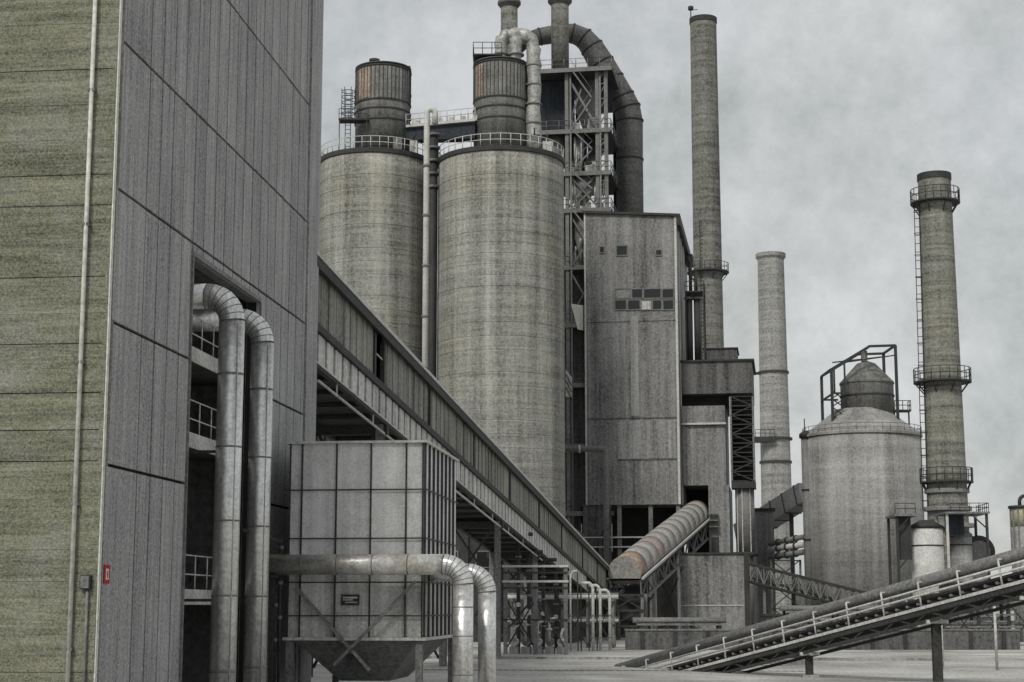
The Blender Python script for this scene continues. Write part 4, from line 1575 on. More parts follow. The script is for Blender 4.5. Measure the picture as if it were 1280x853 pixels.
Y3 = 192.0
t, c, rf, zt = chim(1169.5, 219, 41, 1181, 600, 49, Y3, 'stacky', 'weathered tapering chimney with three railed platforms, on the right')
for y, ex in ((254, .95), (478, 1.15), (603, .75)):
    z = zat(1172, y, Y3)
    platform(c, rf(z), rf(z) + ex, z, t, 20, 1.5, .05)
m = MB()
ang = PI * 1.0
lx = lambda z: V((c.x - (rf(z) + .35) * math.cos(.12), c.y - (rf(z) + .35) * math.sin(.12), z))
z = 14.0
while z < zt - 3:
    a, b = lx(z), lx(min(z + 2, zt - 3))
    for dx in (-.28, .28):
        m.tube([a + V((dx, -dx * .3, 0)), b + V((dx, -dx * .3, 0))], .05, 5)
    m.tube([a + V((-.28, .08, 0)), a + V((.28, -.08, 0))], .04, 4)
    m.tube([a + V((-.28, .08, 1)), a + V((.28, -.08, 1))], .04, 4)
    z += 2
zc = 15.0
while zc < zt - 3:
    q = lx(zc)
    m.tube([q + V((.42 * math.cos(k * PI / 5), -.1 + .42 * math.sin(k * PI / 5), 0)) for k in range(11)], .035, 4)
    zc += 2.6
m.build('ladder', 'steel', t)
m = MB()
m.lathe(c, [(rf(zt) + .003, zt - .7), (rf(zt) + .1, zt - .7), (rf(zt) + .1, zt - .7), (rf(zt) + .1, zt + .05), (rf(zt) + .1, zt + .05), (rf(zt) - .3, zt + .05)], 36, cap=False)
m.build('cap_band', 'steel', t)
m = MB()
for y, dx in ((612, .25), (634, .42), (655, .6)):
    z = zat(1180, y, Y3)
    m.lathe(c, [(rf(z) + .003, z - .5), (rf(z) + dx, z - .45), (rf(z) + dx, z - .45), (rf(z) + dx, z), (rf(z) + .003, z + .05)], 40, cap=False)
m.each('band', 'mid', t)
C3 = c

# base structure by chimney 3
K = Frame(at(1122, 700, 178).x, 178, YW * .5)
kw = K.pl(1237, 700, 0)[0]
zk = K.pl(1180, 640, 0)[1]
t = thing('filter_platform', 'railed steel platform on posts around the foot of the weathered chimney', 'platform', K.p(kw / 2, 2, 0))
for b in (.1, K.pl(1186, 700, 0)[0], kw - .1):
    for a in (.1, 5.5):
        MB().box(b - .13, b + .13, a - .13, a + .13, 0, zk - .25, K).build('leg', 'steel' if b < 3 else 'pale' if b < kw - 1 else 'steel', t)
m = MB()
m.box(-.2, K.pl(1148, 700, 0)[0], -.3, 5.8, zk - .45, zk - .2, K)
m.box(K.pl(1183, 700, 0)[0], kw + .2, -.3, 5.8, zk - .2, zk, K)
m.build('deck', 'mid', t)
m = MB()
m.rail([K.p(-.1, -.2, zk - .2), K.p(K.pl(1146, 700, 0)[0], -.2, zk - .2)], 1.1, 1.0, .04)
m.build('railing', 'steel', t)
m = MB()
m.rail([K.p(K.pl(1190, 700, 0)[0], -.2, zk), K.p(kw + .1, -.2, zk), K.p(kw + .1, 5.7, zk)], .9, 1.0, .04)
m.build('railing', 'steel', t)
m = MB()
m.box(K.pl(1186, 700, 0)[0] + .15, K.pl(1212, 700, 0)[0], 2.0, 2.2, zk - 2.4, zk - .21, K)
m.build('screen', 'blue', t)
m = MB()
m.beam(K.p(.1, 0, zk - 6), K.p(1.6, 0, zk - 4.2), .14)
m.beam(K.p(.1, 0, zk - 2), K.p(1.4, 0, zk - .5), .12)
m.box(.25, 1.6, .5, .7, zk - 5, zk - .46, K)
m.beam(K.p(kw - .1, -.05, zk - 1.8), K.p(kw - 1.7, -.05, zk - .3), .13)
m.each('brace', 'steel', t)


def vessel(px, w, ytop, Y, mt, lab, capm='mid', seams=(690,)):
    c = at(px, 740, Y)
    r_ = w / 2 / FPX * Y
    zt = zat(px, ytop, Y)
    t = thing('vessel', lab, 'vessel', (c.x, c.y, 0), 'upright vessels at the chimney foot')
    MB().lathe(c, [(r_, 0), (r_, zt)], 32).build('shell', mt, t)
    MB().lathe(c, [(r_ + .08, zt + .003), (r_ + .08, zt + .25), (r_ + .08, zt + .25), (r_ * .4, zt + .9)], 32).build('lid', capm, t)
    m = MB()
    for y in seams:
        z = zat(px, y, Y)
        m.lathe(c, [(r_ + .003, z), (r_ + .06, z), (r_ + .06, z), (r_ + .06, z + .12), (r_ + .06, z + .12), (r_ + .003, z + .12)], 32, cap=False)
    m.each('band', 'steel', t)


vessel(1161, 40, 661, 180, 'pale', 'pale upright cylinder vessel under the left of the weathered chimney', 'steel', (683, 765))
vessel(1202, 30, 671, 182, 'silo2', 'grey upright cylinder vessel under the weathered chimney, right of the pale one', 'mid', (682,))
# bulky fan housing to the right of the vessels
c = at(1222, 690, 183)
t = thing('fan_housing', 'dark round fan housing under the right side of the chimney platform', 'fan', (c.x, c.y, 0))
MB().tube([c + V((0, -.6, 0)), c + V((0, .9, 0))], 1.75, 24, sm=False).build('casing', 'steel', t)
MB().tube([c + V((0, -.75, 0)), c + V((0, -.603, 0))], 1.2, 20).build('inlet_ring', 'mid', t)
MB().box(c.x - 1.0, c.x + 1.0, c.y - .5, c.y + .8, 0, c.z - 1.4).build('pedestal', 'mid', t)

# ------------------------------------------------------------------ cone roofed silo
YS3 = 205.0
c3 = at(1079, 600, YS3)
R3 = 72.5 / FPX * YS3
z3t = zat(1079, 545, YS3)
t = thing('cone_silo', 'wide grey silo with a stepped cone roof, left of the weathered chimney', 'silo', (c3.x, c3.y, 0))
MB().lathe(c3, [(R3, 0), (R3, z3t - .3)], 80).build('shell', 'silo2', t)
zc1 = zat(1079, 521, YS3)
Rd = 33 / FPX * YS3
MB().lathe(c3, [(R3 + .003, z3t - .3), (R3 + .16, z3t - .3), (R3 + .16, z3t - .3), (R3 + .16, z3t), (R3 + .16, z3t), (Rd + .5, zc1 + .3), (Rd + .5, zc1 + .3), (Rd, zc1 + .8)], 80).build('roof_cone', 'silo2', t)
zd = zat(1082, 481, YS3)
cd = V((at(1084, 500, YS3).x, YS3, 0))
MB().lathe(cd, [(Rd, zc1 - .5), (Rd, zd), (Rd, zd), (Rd + .1, zd), (Rd + .1, zd), (Rd + .1, zd + .2), (Rd + .1, zd + .2), (Rd * .35, zat(1082, 455, YS3)), (Rd * .35, zat(1082, 455, YS3)), (.05, zat(1082, 451, YS3))], 48).build('top_drum', 'bin', t)
m = MB()
z = zat(1082, 497, YS3)
m.lathe(cd, [(Rd + .003, z), (Rd + .1, z), (Rd + .1, z), (Rd + .1, z + .2), (Rd + .1, z + .2), (Rd + .003, z + .2)], 48, cap=False)
m.each('band', 'steel', t)
m = MB()
n = 44
m.rail([V((c3.x + (R3 + .05) * math.cos(2 * PI * k / n), c3.y + (R3 + .05) * math.sin(2 * PI * k / n), z3t)) for k in range(n + 1)], .9, 1.2, .035)
m.build('railing', 'mid', t)
# the frame round the drum
t = thing('hoist_frame', 'dark open steel hoist frame around the drum on the cone roofed silo', 'frame', V((cd.x, YS3, z3t)))
fx0, fx1 = at(1039, 470, YS3 - 3).x, at(1113, 470, YS3).x
yf, yb = YS3 - 3.2, YS3 + 3.4
ztl, ztr = zat(1039, 462, YS3 - 3), zat(1113, 437, YS3)
zcone = z3t + .25
xm = at(1080, 440, YS3).x
zm = zat(1080, 438, YS3)
for x, y, z in ((fx0, yf, ztl), (fx0, yb, ztl), (fx1, yf, ztr), (fx1, yb, ztr)):
    MB().beam((x, y, zcone), (x, y, z), .32).build('post', 'steel', t)
m = MB()
for y in (yf, yb):
    m.beam((fx0, y, ztl), (xm, y, zm), .28)
    m.beam((xm, y, zm), (fx1, y, ztr), .28)
    m.beam((fx0, y, zat(1039, 492, YS3 - 3)), (fx0 + 2.0, y, zat(1039, 492, YS3 - 3)), .22)
    m.beam((fx0 + 1.6, y, zat(1050, 455, YS3)), (fx0 + 1.6, y, zat(1050, 487, YS3)), .2)
for x, z in ((fx0, ztl), (xm, zm), (fx1, ztr)):
    m.beam((x, yf, z), (x, yb, z), .24)
m.beam((fx0, yf, zat(1039, 492, YS3 - 3) - .1), (fx0, yb, zat(1039, 492, YS3 - 3) - .1), .2)
m.beam((fx0 + .2, yf, zat(1050, 455, YS3) - .3), (fx1, yb, ztr - .4), .16)
m.beam((fx1, yf, ztr - 1.2), (fx0 + 1.6, yf, zat(1050, 458, YS3)), .14)
for k in range(4):
    z = zcone + 1.0 + k * 1.0
    m.beam((fx0, yf, z), (fx0 + 1.4, yf + .4, z + .9), .12)
    m.beam((fx0 + 1.4, yf + .4, z), (fx0, yf, z + .9), .12)
m.each('beam', 'steel', t)
m = MB()
m.box(xm - .3, xm + .3, YS3 - .5, YS3 + .5, zm - 1.4, zm - .15)
m.build('hoist_motor', 'mid', t)
# small landing right of the drum
pz = at(1130, 508, YS3 - 1)
t = thing('roof_landing', 'small railed landing on posts at the right of the cone roof', 'platform', V((pz.x, pz.y, z3t)))
MB().box(pz.x - 1.4, pz.x + .7, pz.y - .8, pz.y + .8, pz.z - .7, pz.z - .5).build('deck', 'steel', t)
m = MB()
m.rail([V((pz.x - 1.3, pz.y - .75, pz.z - .5)), V((pz.x + .65, pz.y - .75, pz.z - .5)), V((pz.x + .65, pz.y + .75, pz.z - .5))], 1.1, .9, .05)
m.build('railing', 'steel', t)
for dx in (-1.2, .55):
    MB().beam((pz.x + dx, pz.y, z3t + (.2 if dx > 0 else .8)), (pz.x + dx, pz.y, pz.z - .7), .16).build('leg', 'steel', t)
# side pipe
p = at(1008.5, 600, YS3 - 1)
zt = zat(1008, 548, YS3 - 1)
t = thing('side_pipe', 'tall grey pipe with a flanged head up the left side of the cone roofed silo', 'pipe', (p.x, p.y, 0))
MB().lathe(p, [(.58, 0), (.58, zt)], 18).build('pipe', 'mid', t)
m = MB()
m.lathe(p, [(.8, zt), (.8, zt + .5), (.8, zt + .5), (.3, zt + .9)], 14)
m.tube([(p.x - .1, p.y, zt + .8), (p.x - .1, p.y, zt + 2.4)], .07, 6)
m.build('head', 'steel', t)
m = MB()
for z in (5, 11, 17):
    m.lathe(p, [(.583, z), (.68, z), (.68, z), (.68, z + .2), (.68, z + .2), (.583, z + .2)], 16, cap=False)
m.each('flange', 'steel', t)

# ------------------------------------------------------------------ things between mill and cone silo
p0, p1 = at(945, 657, 235), at(1004, 620, 225)
t = thing('inclined_duct', 'thick dark inclined duct running up to the cone roofed silo', 'duct', (p0 + p1) / 2)
MB().beam(p0 + (p0 - p1) * .3, p1 + (p1 - p0) * .1, 2.6, 2.7).build('casing', 'mid', t)
m = MB()
for k in range(5):
    q = p0.lerp(p1, k / 4)
    e = (p1 - p0).normalized() * .1
    m.beam(q - e, q + e, 2.75, 2.85)
m.each('stiffener', 'steel', t)
m = MB()
for q in (p0.lerp(p1, .2), p0.lerp(p1, .75)):
    m.box(q.x - .25, q.x + .25, q.y - .25, q.y + .25, 0, q.z - 1.5)
m.each('column', 'steel', t)
px_ = at(955, 660, 215)
t = thing('service_shaft', 'narrow grey service shaft right of the lattice stair tower', 'shaft', (px_.x, px_.y, 0))
xa, xb = at(944, 660, 215).x, at(966, 660, 215).x
MB().box(xa, xb, 214, 218, 0, zat(955, 640, 215)).build('wall', 'sheet', t)
MB().box(xa - .2, xb + .2, 213.8, 218.2, zat(955, 640, 215) + .003, zat(955, 636, 215)).build('roof', 'steel', t)
for i, (y0, y1, rr, mt, lab) in enumerate(((680, 671, .32, 'mid', 'top pipe of three slanting between the service shaft and the cone roofed silo'),
                                          (687, 681, .36, 'pale', 'middle pipe of three slanting between the service shaft and the cone roofed silo'),
                                          (697, 690, .36, 'mid', 'lowest pipe of three slanting between the service shaft and the cone roofed silo'))):
    p0, p1 = at(962, y0, 212), at(1006, y1, 207)
    t = thing('slanting_pipe', lab, 'pipe', (p0 + p1) / 2, 'slanting pipes left of the cone roofed silo')
    MB().tube([p0, p1], rr, 12).build('pipe', mt, t)
    e = (p1 - p0).normalized() * .12
    m = MB()
    for k in range(1, 4):
        q = p0.lerp(p1, k / 4)
        m.tube([q - e, q + e], rr * 1.35, 12)
    m.each('flange', 'steel', t)
m = MB()
px_ = at(984, 700, 209)
t = thing('pipe_trestle', 'dark lattice pipe trestle below the three slanting pipes', 'support frame', (px_.x, px_.y, 0))
zt = zat(984, 699, 209) - .1
for dx in (-2, 1.6):
    MB().box(px_.x + dx - .12, px_.x + dx + .12, px_.y - .12, px_.y + .12, 0, zt).build('leg', 'mid', t)
m = MB()
for k in range(3):
    za, zb_ = zt * k / 3, zt * (k + 1) / 3
    m.beam((px_.x - 2, px_.y, za), (px_.x + 1.6, px_.y, zb_), .12)
    m.beam((px_.x - 2, px_.y + .15, zb_), (px_.x + 1.6, px_.y + .15, za), .12)
    m.beam((px_.x - 2, px_.y - .13, zb_ - .1), (px_.x + 1.6, px_.y - .13, zb_ - .1), .14)
m.each('brace', 'steel', t)

# truss bridge
p0, p1 = at(938, 716, 184), at(1100, 757, 172)
t = thing('truss_bridge', 'dark lattice truss bridge sloping down from the low building past the cone roofed silo', 'truss', (p0 + p1) / 2)
hh = 1.9
m = MB()
m2 = MB()
wv = V((0, 1.8, 0))
for w_ in (V((0, 0, 0)), wv):
    m.beam(p0 + w_ + Z * hh * .5, p1 + w_ + Z * hh * .5, .22)
    m.beam(p0 + w_ - Z * hh * .5, p1 + w_ - Z * hh * .5, .22)
    n = 18
    for k in range(n):
        a, b = p0.lerp(p1, k / n) + w_, p0.lerp(p1, (k + 1) / n) + w_
        s_ = hh * .5 * (1 if k % 2 else -1)
        m2.beam(a + Z * s_, b - Z * s_, .13)
        m2.beam(a - Z * hh * .5, a + Z * hh * .5, .10)
m.each('chord', 'steel', t)
m2.each('web_member', 'mid', t)
m = MB()
q = [p0 - Z * hh * .3, p1 - Z * hh * .3, p1 - Z * hh * .3 + wv, p0 - Z * hh * .3 + wv]
m.prism([a + V((0, .15, 0)) if i < 2 else a - V((0, .15, 0)) for i, a in enumerate(q)], Z * .15)
m.build('deck', 'steel', t)
for f in (.12, .55, .97):
    q = p0.lerp(p1, f)
    MB().box(q.x - .14, q.x + .14, q.y + .7, q.y + 1.1, 0, q.z - hh * .5 - .11).build('leg', 'mid', t)

# ------------------------------------------------------------------ diagonal belt conveyor in front
e0, e1 = at(772, 836, 88), at(1300, 686, 62)
dd = (e1 - e0)
dn = dd.normalized()
sd = dn.cross(Z).normalized()
up = sd.cross(dn).normalized()
e2 = e1 + dd * .28
t = thing('belt_conveyor', 'open belt conveyor with round pipe on top climbing to the right across the foreground', 'conveyor', (e0.x, e0.y, 0))


def ln(off_s, off_u, a=0.0, b=1.0):
    return e0.lerp(e2, a) + sd * off_s + up * off_u, e0.lerp(e2, b) + sd * off_s + up * off_u


p, q = ln(0, .0)
MB().tube([p, q], .24, 14).build('cover_pipe', 'mid', t)
m = MB()
for s_, u_ in ((.42, -.36), (.42, -.58)):
    p, q = ln(s_, u_)
    m.tube([p, q], .045, 8)
for k in range(17):
    f = (k + .5) / 17
    p = e0.lerp(e2, f)
    m.tube([p + sd * .42 + up * -.05, p + sd * .42 + up * -1.02], .04, 6)
    m.tube([p + sd * .1 + up * -.05, p + sd * .42 + up * -.05], .04, 6)
m.build('guard_rail', 'pale', t)
m = MB()
for s_ in (.42, -.9):
    p, q = ln(s_, -1.08)
    m.beam(p, q, .10, .12)
m.each('stringer', 'pale', t)
m = MB()
for s_ in (.36, -.84):
    p, q = ln(s_, -1.24)
    m.beam(p, q, .14, .19)
    p, q = ln(s_, -1.62)
    m.beam(p, q, .12, .12)
for k in range(40):
    f0, f1 = k / 40, (k + 1) / 40
    a, b = e0.lerp(e2, f0), e0.lerp(e2, f1)
    u0, u1 = (-1.28, -1.62) if k % 2 else (-1.62, -1.28)
    m.beam(a + sd * .36 + up * u0, b + sd * .36 + up * u1, .06)
m.build('frame', 'steel', t)
m = MB()
p, q = ln(-.95, -.72)
m.beam(p, q, .05, .62)
m.build('dark_gap_plate', 'steel', t)  # dark plate added to darken the open gap between pipe and stringer
m = MB()
p, q = ln(-.25, -.78)
m.beam(p, q, 1.0, .07)
m.build('belt', 'joint', t)
m = MB()
for k in range(60):
    p = e0.lerp(e2, (k + .5) / 60)
    m.tube([p + sd * .3 + up * -.86, p + sd * -.8 + up * -.86], .06, 8)
m.each('roller', 'mid', t)


def post_at(px, lab, Wd):
    # ray to plane of the conveyor: interpolate along it
    best = min(range(1001), key=lambda i: abs((lambda P_: CX + FPX * P_.x / (P_.y * math.cos(PITCH) + (P_.z - HC) * math.sin(PITCH)))(e0.lerp(e2, i / 1000)) - px))
    c = e0.lerp(e2, best / 1000)
    zt = c.z - 1.75
    t = thing('conveyor_post', lab, 'post', (c.x, c.y, 0), 'posts under the front belt conveyor')
    m = MB()
    m.box(c.x - Wd, c.x + Wd, c.y - .16, c.y - .12, 0, zt)
    m.box(c.x - Wd, c.x + Wd, c.y + .12, c.y + .16, 0, zt)
    m.box(c.x - .03, c.x + .03, c.y - .117, c.y + .117, 0, zt)
    m.each('column', 'steel', t)
    MB().box(c.x - .42, c.x + .42, c.y - .3, c.y + .3, zt + .003, zt + .14).build('head_plate', 'pale', t)
    MB().box(c.x - .35, c.x + .35, c.y - .35, c.y + .35, 0, .12).build('base_plate', 'silo2', t)


post_at(1168, 'dark steel post under the front belt conveyor, below the pale vessel', .17)
post_at(1010, 'short dark steel post under the middle of the front belt conveyor', .15)
post_at(1285, 'dark steel post under the front belt conveyor at the right edge', .17)
# long horizontal beam pipe behind it
p0, p1 = at(1150, 745, 84), at(1300, 738, 82)
t = thing('beam_pipe', 'straight dark pipe running level behind the front belt conveyor on the right', 'pipe', (p0 + p1) / 2)
MB().tube([p0, p1], .10, 10).build('pipe', 'steel', t)
m = MB()
for f in (.17, .62):
    q = p0.lerp(p1, f)
    m.tube([(q.x, q.y, 0), (q.x, q.y, q.z - .10)], .07, 8)
m.each('post', 'pale', t)

# ------------------------------------------------------------------ yellow tank at right edge
c = at(1282, 640, 150)
zt = zat(1282, 634, 150)
t = thing('upright_tank', 'upright tank with faded yellow top band and dark rim at the far right edge', 'tank', (c.x, c.y, 0))
MB().lathe(c, [(1.33, 0), (1.33, zt - 1.75)], 28).build('shell', 'silo2', t)
MB().lathe(c, [(1.35, zt - 1.747), (1.35, zt - .12)], 28).build('top_band', 'yellow', t)
MB().lathe(c, [(1.5, zt - .12), (1.5, zt + .1)], 28).build('rim', 'steel', t)
m = MB()
for k in range(9):
    a = -PI + PI * k / 8
    q = V((c.x + 1.38 * math.cos(a), c.y + 1.38 * math.sin(a), 0))
    m.beam(q, q + Z * (zt - .13), .10)
m.each('rib', 'mid', t)
m = MB()
m.tube([(c.x - .5, c.y, zt + .1)] + arc((c.x, c.y, zt + .5), .5, (-1, 0, 0), (0, 0, 1), 0, PI / 2, 5) + [(c.x + 1.2, c.y, zt + 1.0), (c.x + 1.2, c.y, zt + .1)], .16, 10)
m.build('vent_pipe', 'steel', t)

# ------------------------------------------------------------------ low yard walls and rails
for (x0, x1, y_t, Y, mt, lab) in ((1005, 1130, 803, 150, 'silo2', 'low grey plinth wall at the foot of the cone roofed silo'),
                                  (1196, 1262, 772, 140, 'sheetd', 'low dark bund wall right of the grey vessel'),
                                  (796, 905, 812, 140, 'sheetd', 'low dark wall in front of the low corrugated building')):
    p0, p1 = at(x0, 800, Y), at(x1, 800, Y)
    zt = max(.5, zat(x0, y_t, Y))
    t = thing('yard_wall', lab, 'wall', ((p0.x + p1.x) / 2, Y, 0))
    MB().box(p0.x, p1.x, Y, Y + .4, 0, zt).build('wall', mt, t)
    MB().box(p0.x - .05, p1.x + .05, Y - .06, Y + .46, zt + .003, zt + .12).build('coping', 'mid', t)
p0, p1 = at(815, 790, 150), at(868, 806, 146)
t = thing('ground_pipe', 'pale pipe sloping low beside the conveyor trestle, before the low building', 'pipe', (p0 + p1) / 2)
MB().tube([p0, p1], .22, 12).build('pipe', 'pale', t)
m = MB()
for f in (.1, .9):
    q = p0.lerp(p1, f)
    m.box(q.x - .1, q.x + .1, q.y - .1, q.y + .1, 0, q.z - .2)
m.each('saddle', 'steel', t)
for k, (x, yt, Y, w_, lab) in enumerate(((1052, 786, 160, 16, 'squat dark steel tank at the foot of the cone roofed silo'),
                                        (1100, 778, 158, 12, 'slim dark steel tank right of the squat one at the cone silo foot'),
                                        (1135, 762, 165, 20, 'tall dark steel tank left of the pale vessel, behind the front conveyor'))):
    c = at(x, 800, Y)
    r_ = w_ / 2 / FPX * Y
    zt = zat(x, yt, Y)
    t = thing('steel_tank', lab, 'tank', (c.x, c.y, 0), 'small dark tanks behind the front conveyor')
    MB().lathe(c, [(r_, 0), (r_, zt)], 24).build('shell', 'mid', t)
    MB().lathe(c, [(r_ + .06, zt + .003), (r_ + .06, zt + .15), (r_ + .06, zt + .15), (.05, zt + .5)], 24).build('lid', 'steel', t)
    m = MB()
    m.tube([(c.x, c.y, zt + .4), (c.x, c.y, zt + 1.0), (c.x + .6, c.y, zt + 1.1), (c.x + r_ + .4, c.y, zt + .9), (c.x + r_ + .4, c.y, 0)], .10, 8)
    m.build('pipe', 'pale', t)
for k, (x0, y0, x1, y1, Y, r_, mt, lab) in enumerate(((985, 778, 1150, 770, 152, .22, 'mid', 'grey pipe running level past the cone silo foot, upper of two'),
                                                    (985, 790, 1150, 783, 150, .16, 'pale', 'pale pipe running level past the cone silo foot, lower of two'),
                                                    (1190, 758, 1262, 754, 146, .2, 'mid', 'grey pipe running level above the dark bund wall'))):
    p0, p1 = at(x0, y0, Y), at(x1, y1, Y)
    t = thing('yard_pipe', lab, 'pipe', ((p0.x + p1.x) / 2, Y, 0))
    MB().tube([p0, p1], r_, 12).build('pipe', mt, t)
    for f in (.05, .35, .65, .95):
        q = p0.lerp(p1, f)
        MB().box(q.x - .09, q.x + .09, q.y - .09, q.y + .09, 0, q.z - r_ * .8).build('post', 'steel', t)
for k, (x, yt, Y, lab) in enumerate(((1216, 730, 170, 'dark machine house right of the grey vessel under the fan'),
                                   (985, 770, 172, 'dark machine house under the truss bridge'))):
    p = at(x, 790, Y)
    zt = zat(x, yt, Y)
    t = thing('machine_house', lab, 'hut', (p.x, p.y, 0))
    MB().box(p.x - 2.2, p.x + 2.2, Y, Y + 4, 0, zt).build('wall', 'sheetd', t)
    MB().box(p.x - 2.4, p.x + 2.4, Y - .3, Y + 4.2, zt + .003, zt + .2).build('roof', 'steel', t)
    o = MB().box(p.x - 1.6, p.x - .5, Y - .08, Y - .003, 0, 2.1).build('door', 'mid', t)
    MB().box(p.x - .68, p.x - .6, Y - .15, Y - .083, 1.0, 1.15).build('handle', 'pale', o)
    o = MB().box(p.x + .2, p.x + 1.7, Y - .09, Y - .003, 1.1, 2.1).build('window', 'mid', t)
    MB().box(p.x + .3, p.x + 1.6, Y - .11, Y - .093, 1.2, 2.0).build('pane', 'glass', o)
W1 = Frame(at(782, 800, 122).x, 122, 0)
w_ = W1.pl(1275, 800, 0)[0]
t = thing('retaining_wall', 'long low dark wall crossing the yard behind the front belt conveyor', 'wall', W1.p(w_ / 2, 0, 0))
MB().box(0, w_, 0, .5, 0, 1.35, W1).build('wall', 'sheetd', t)
MB().box(-.05, w_ + .05, -.06, .56, 1.353, 1.47, W1).build('coping', 'mid', t)
for k in range(12):
    b = w_ * (k + .5) / 12
    MB().box(b - .12, b + .12, -.15, -.003, 0, 1.345, W1).build('buttress', 'steel', t)
# dark steel framing behind the conveyor
for (x0, x1, yt, Y, n, lab) in ((985, 1140, 764, 140, 6, 'dark steel pipe rack before the cone silo foot, left of the pale vessel'),
                               (1185, 1300, 752, 134, 4, 'dark steel pipe rack behind the conveyor at the right edge'),
                               (800, 900, 790, 128, 4, 'low dark steel pipe rack in front of the low corrugated building')):
    Rk = Frame(at(x0, 780, Y).x, Y, YW * .4)
    w_ = Rk.pl(x1, 780, 0)[0]
    zt = max(1.8, Rk.pl(x0, yt, 0)[1])
    t = thing('pipe_rack', lab, 'pipe rack', Rk.p(w_ / 2, 1, 0))
    for k in range(n):
        b = w_ * k / (n - 1)
        for a in (0, 2.4):
            MB().box(b - .11, b + .11, a - .11, a + .11, 0, zt, Rk).build('leg', 'steel', t)
    m = MB()
    for f in (.45, .72, 1.0):
        m.box(-.2, w_ + .2, -.2, -.113, zt * f - .14, zt * f, Rk)
        m.box(-.2, w_ + .2, 2.52, 2.62, zt * f - .14, zt * f, Rk)
    m.each('rail_beam', 'mid', t)
    m = MB()
    for k in range(n - 1):
        m.beam(Rk.p(w_ * k / (n - 1), -.24, .2), Rk.p(w_ * (k + 1) / (n - 1), -.24, zt - .2), .09)
        m.beam(Rk.p(w_ * k / (n - 1), -.34, zt - .2), Rk.p(w_ * (k + 1) / (n - 1), -.34, .2), .09)
    m.each('brace', 'steel', t)
    m = MB()
    for q, (a, r_) in enumerate(((.4, .16), (.95, .22), (1.6, .14), (2.0, .18))):
        m.tube([Rk.p(-.5, a, zt + r_ + .02), Rk.p(w_ + .5, a, zt + r_ + .02)], r_, 10)
        m.tube([Rk.p(-.5, a, zt * .45 + r_ + .02), Rk.p(w_ + .5, a, zt * .45 + r_ + .02)], r_ * .8, 10)
    m.each('pipe', 'mid', t)
    m = MB()
    for k in range(n):
        b = w_ * k / (n - 1)
        m.box(b - .08, b + .08, -.1, 2.5, zt + .0, zt + .02, Rk)
        m.box(b - .08, b + .08, -.1, 2.5, zt * .45 + .0, zt * .45 + .02, Rk)
    m.each('cross_bearer', 'steel', t)
for k, (x, yt, Y, lab) in enumerate(((648, 668, 116, 'thin dark riser under the gallery, beside the broad trestle column'),
                                    (661, 690, 119, 'thin dark riser under the gallery, second right of the broad trestle column'),
                                    (679, 700, 123, 'thin dark riser under the gallery, left of the swan neck down pipes'),
                                    (695, 712, 126, 'thin dark riser under the gallery, nearest the swan neck down pipes'))):
    p = at(x, 760, Y)
    zt = zat(x, yt, Y)
    t = thing('dark_riser', lab, 'pipe', (p.x, p.y, 0), 'dark risers under the gallery')
    MB().tube([(p.x, p.y, 0), (p.x, p.y, zt - .3), (p.x + .1, p.y, zt - .08), (p.x + .3, p.y, zt), (p.x + 1.0, p.y, zt)], .14, 10).build('pipe', 'steel', t)
    m = MB()
    for f in (.25, .55, .8):
        m.tube([(p.x, p.y, zt * f), (p.x, p.y, zt * f + .12)], .22, 10)
    m.each('flange', 'mid', t)
    MB().tube([(p.x - .02, p.y - .2, zt * .4), (p.x + .0, p.y - .45, zt * .4)], .16, 10).build('valve', 'pale', t)
# kerb and drain in the yard
kb = Frame(at(640, 840, 100).x, 100, YW)
o = MB()
for k in range(22):
    o.box(-8 + 1.5 * k, -8 + 1.5 * k + 1.47, 0, .18, 0, .14 + .006 * (k % 3), kb)
tag(o.build('kerb', 'silo2'), 'low concrete kerb crossing the dusty yard before the pipe racks', 'kerb')
dr = Frame(at(700, 850, 82).x, 82, YW)
t = thing('drain_channel', 'grated steel drain channel across the near yard', 'drain', dr.p(0, 0, 0))
MB().box(-10, 12, 0, .35, 0, .02, dr).build('frame', 'mid', t)
m = MB()
for k in range(60):
    m.box(-9.9 + k * .36, -9.9 + k * .36 + .2, .05, .30, .021, .03, dr)
m.build('grate', 'steel', t)
# steps / stacked profiles under the conveyor's low end
for i in range(4):
    p0, p1 = at(930 + 3 * i, 815 + 5 * i, 96 - i * 2), at(1003 + 3 * i, 823 + 5 * i, 94 - i * 2)
    z = [.95, .70, .45, .20][i]
    o = MB().beam(V((p0.x, p0.y, z)), V((p1.x, p1.y, z)), .5, .22)
    tag(o.build('steel_profile', 'mid' if i % 2 else 'steel'), ['topmost of the stacked steel profiles under the low end of the front belt conveyor',
                                                              'second steel profile from the top of the stack under the front belt conveyor',
                                                              'third steel profile down in the stack under the front belt conveyor',
                                                              'bottom steel profile of the stack, on the ground under the front belt conveyor'][i], 'steel profile', 'stacked steel profiles')

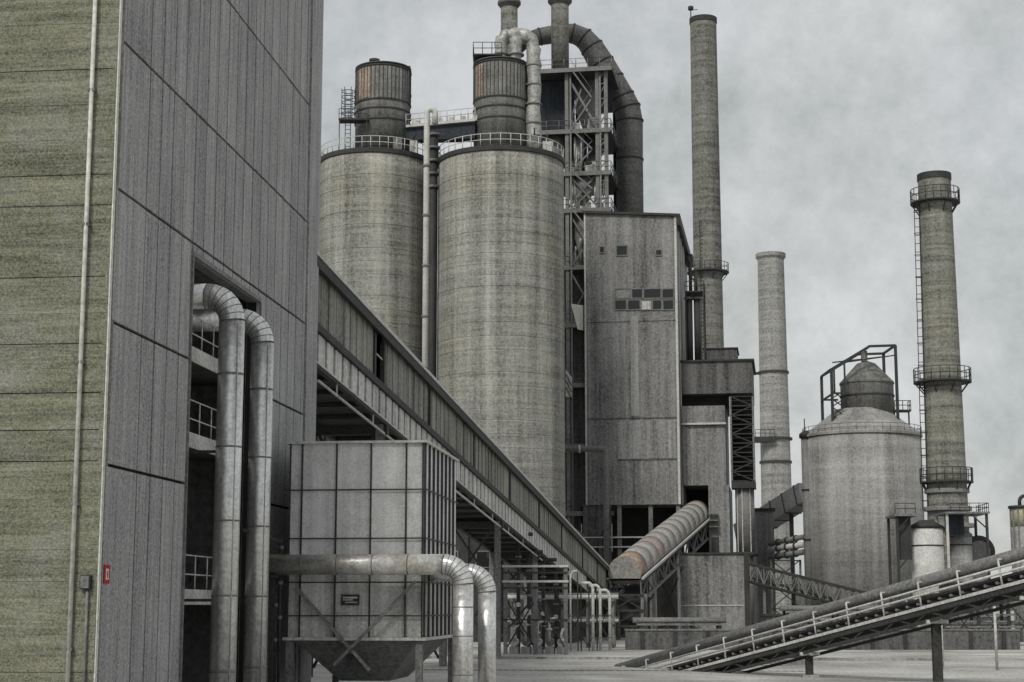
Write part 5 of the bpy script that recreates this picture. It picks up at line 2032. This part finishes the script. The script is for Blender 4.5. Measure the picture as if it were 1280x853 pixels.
# ------------------------------------------------------------------ light
SUN_EL, SUN_AZ = math.radians(46), math.radians(205)   # azimuth from +Y clockwise: behind the camera, to the left
sd_ = V((math.sin(SUN_AZ) * math.cos(SUN_EL), math.cos(SUN_AZ) * math.cos(SUN_EL), math.sin(SUN_EL)))
sl = bpy.data.lights.new('sun', 'SUN')
sl.energy = 1.5
sl.angle = math.radians(14)
sl.color = (1.0, .96, .88)
so = bpy.data.objects.new('sun', sl)
COL.objects.link(so)
so.rotation_euler = sd_.to_track_quat('Z', 'Y').to_euler()
so.location = (-60, -60, 120)

w = bpy.data.worlds.new('World')
sc.world = w
w.use_nodes = True
nt = w.node_tree
N, L = nt.nodes, nt.links
bg = N['Background']
bg.inputs['Strength'].default_value = .1
sky = N.new('ShaderNodeTexSky')
sky.sky_type = 'NISHITA'
sky.sun_disc = False
sky.sun_elevation = SUN_EL
sky.sun_rotation = SUN_AZ
tc = N.new('ShaderNodeTexCoord')


def wn(scale, detail, vec=None, rgh=.6, dist=0.0):
    n = N.new('ShaderNodeTexNoise')
    n.inputs['Scale'].default_value = scale
    n.inputs['Detail'].default_value = detail
    n.inputs['Roughness'].default_value = rgh
    n.inputs['Distortion'].default_value = dist
    L.new(vec or tc.outputs['Generated'], n.inputs['Vector'])
    return n.outputs['Fac']


cr = N.new('ShaderNodeValToRGB')
cr.color_ramp.elements[0].position = .34
cr.color_ramp.elements[0].color = (2.75, 2.95, 2.93, 1)
cr.color_ramp.elements[1].position = .64
cr.color_ramp.elements[1].color = (4.7, 4.7, 4.6, 1)
L.new(wn(8.0, 10, None, .7, .0), cr.inputs[0])
mx = N.new('ShaderNodeMix')
mx.data_type = 'RGBA'
mr = N.new('ShaderNodeMapRange')
mr.inputs[1].default_value = .35
mr.inputs[2].default_value = .68
mr.inputs[3].default_value = 1.0
mr.inputs[4].default_value = .86
L.new(wn(4.0, 6, None, .6, .0), mr.inputs[0])
L.new(mr.outputs[0], mx.inputs[0])
L.new(sky.outputs[0], mx.inputs[6])
L.new(cr.outputs[0], mx.inputs[7])
L.new(mx.outputs[2], bg.inputs['Color'])

vs = sc.view_settings
vs.view_transform = 'Standard'
vs.look = 'None'
vs.exposure = 0.55
vs.gamma = 1
vs.use_curve_mapping = False
sc.render.engine = 'CYCLES'
sc.cycles.max_bounces = 6
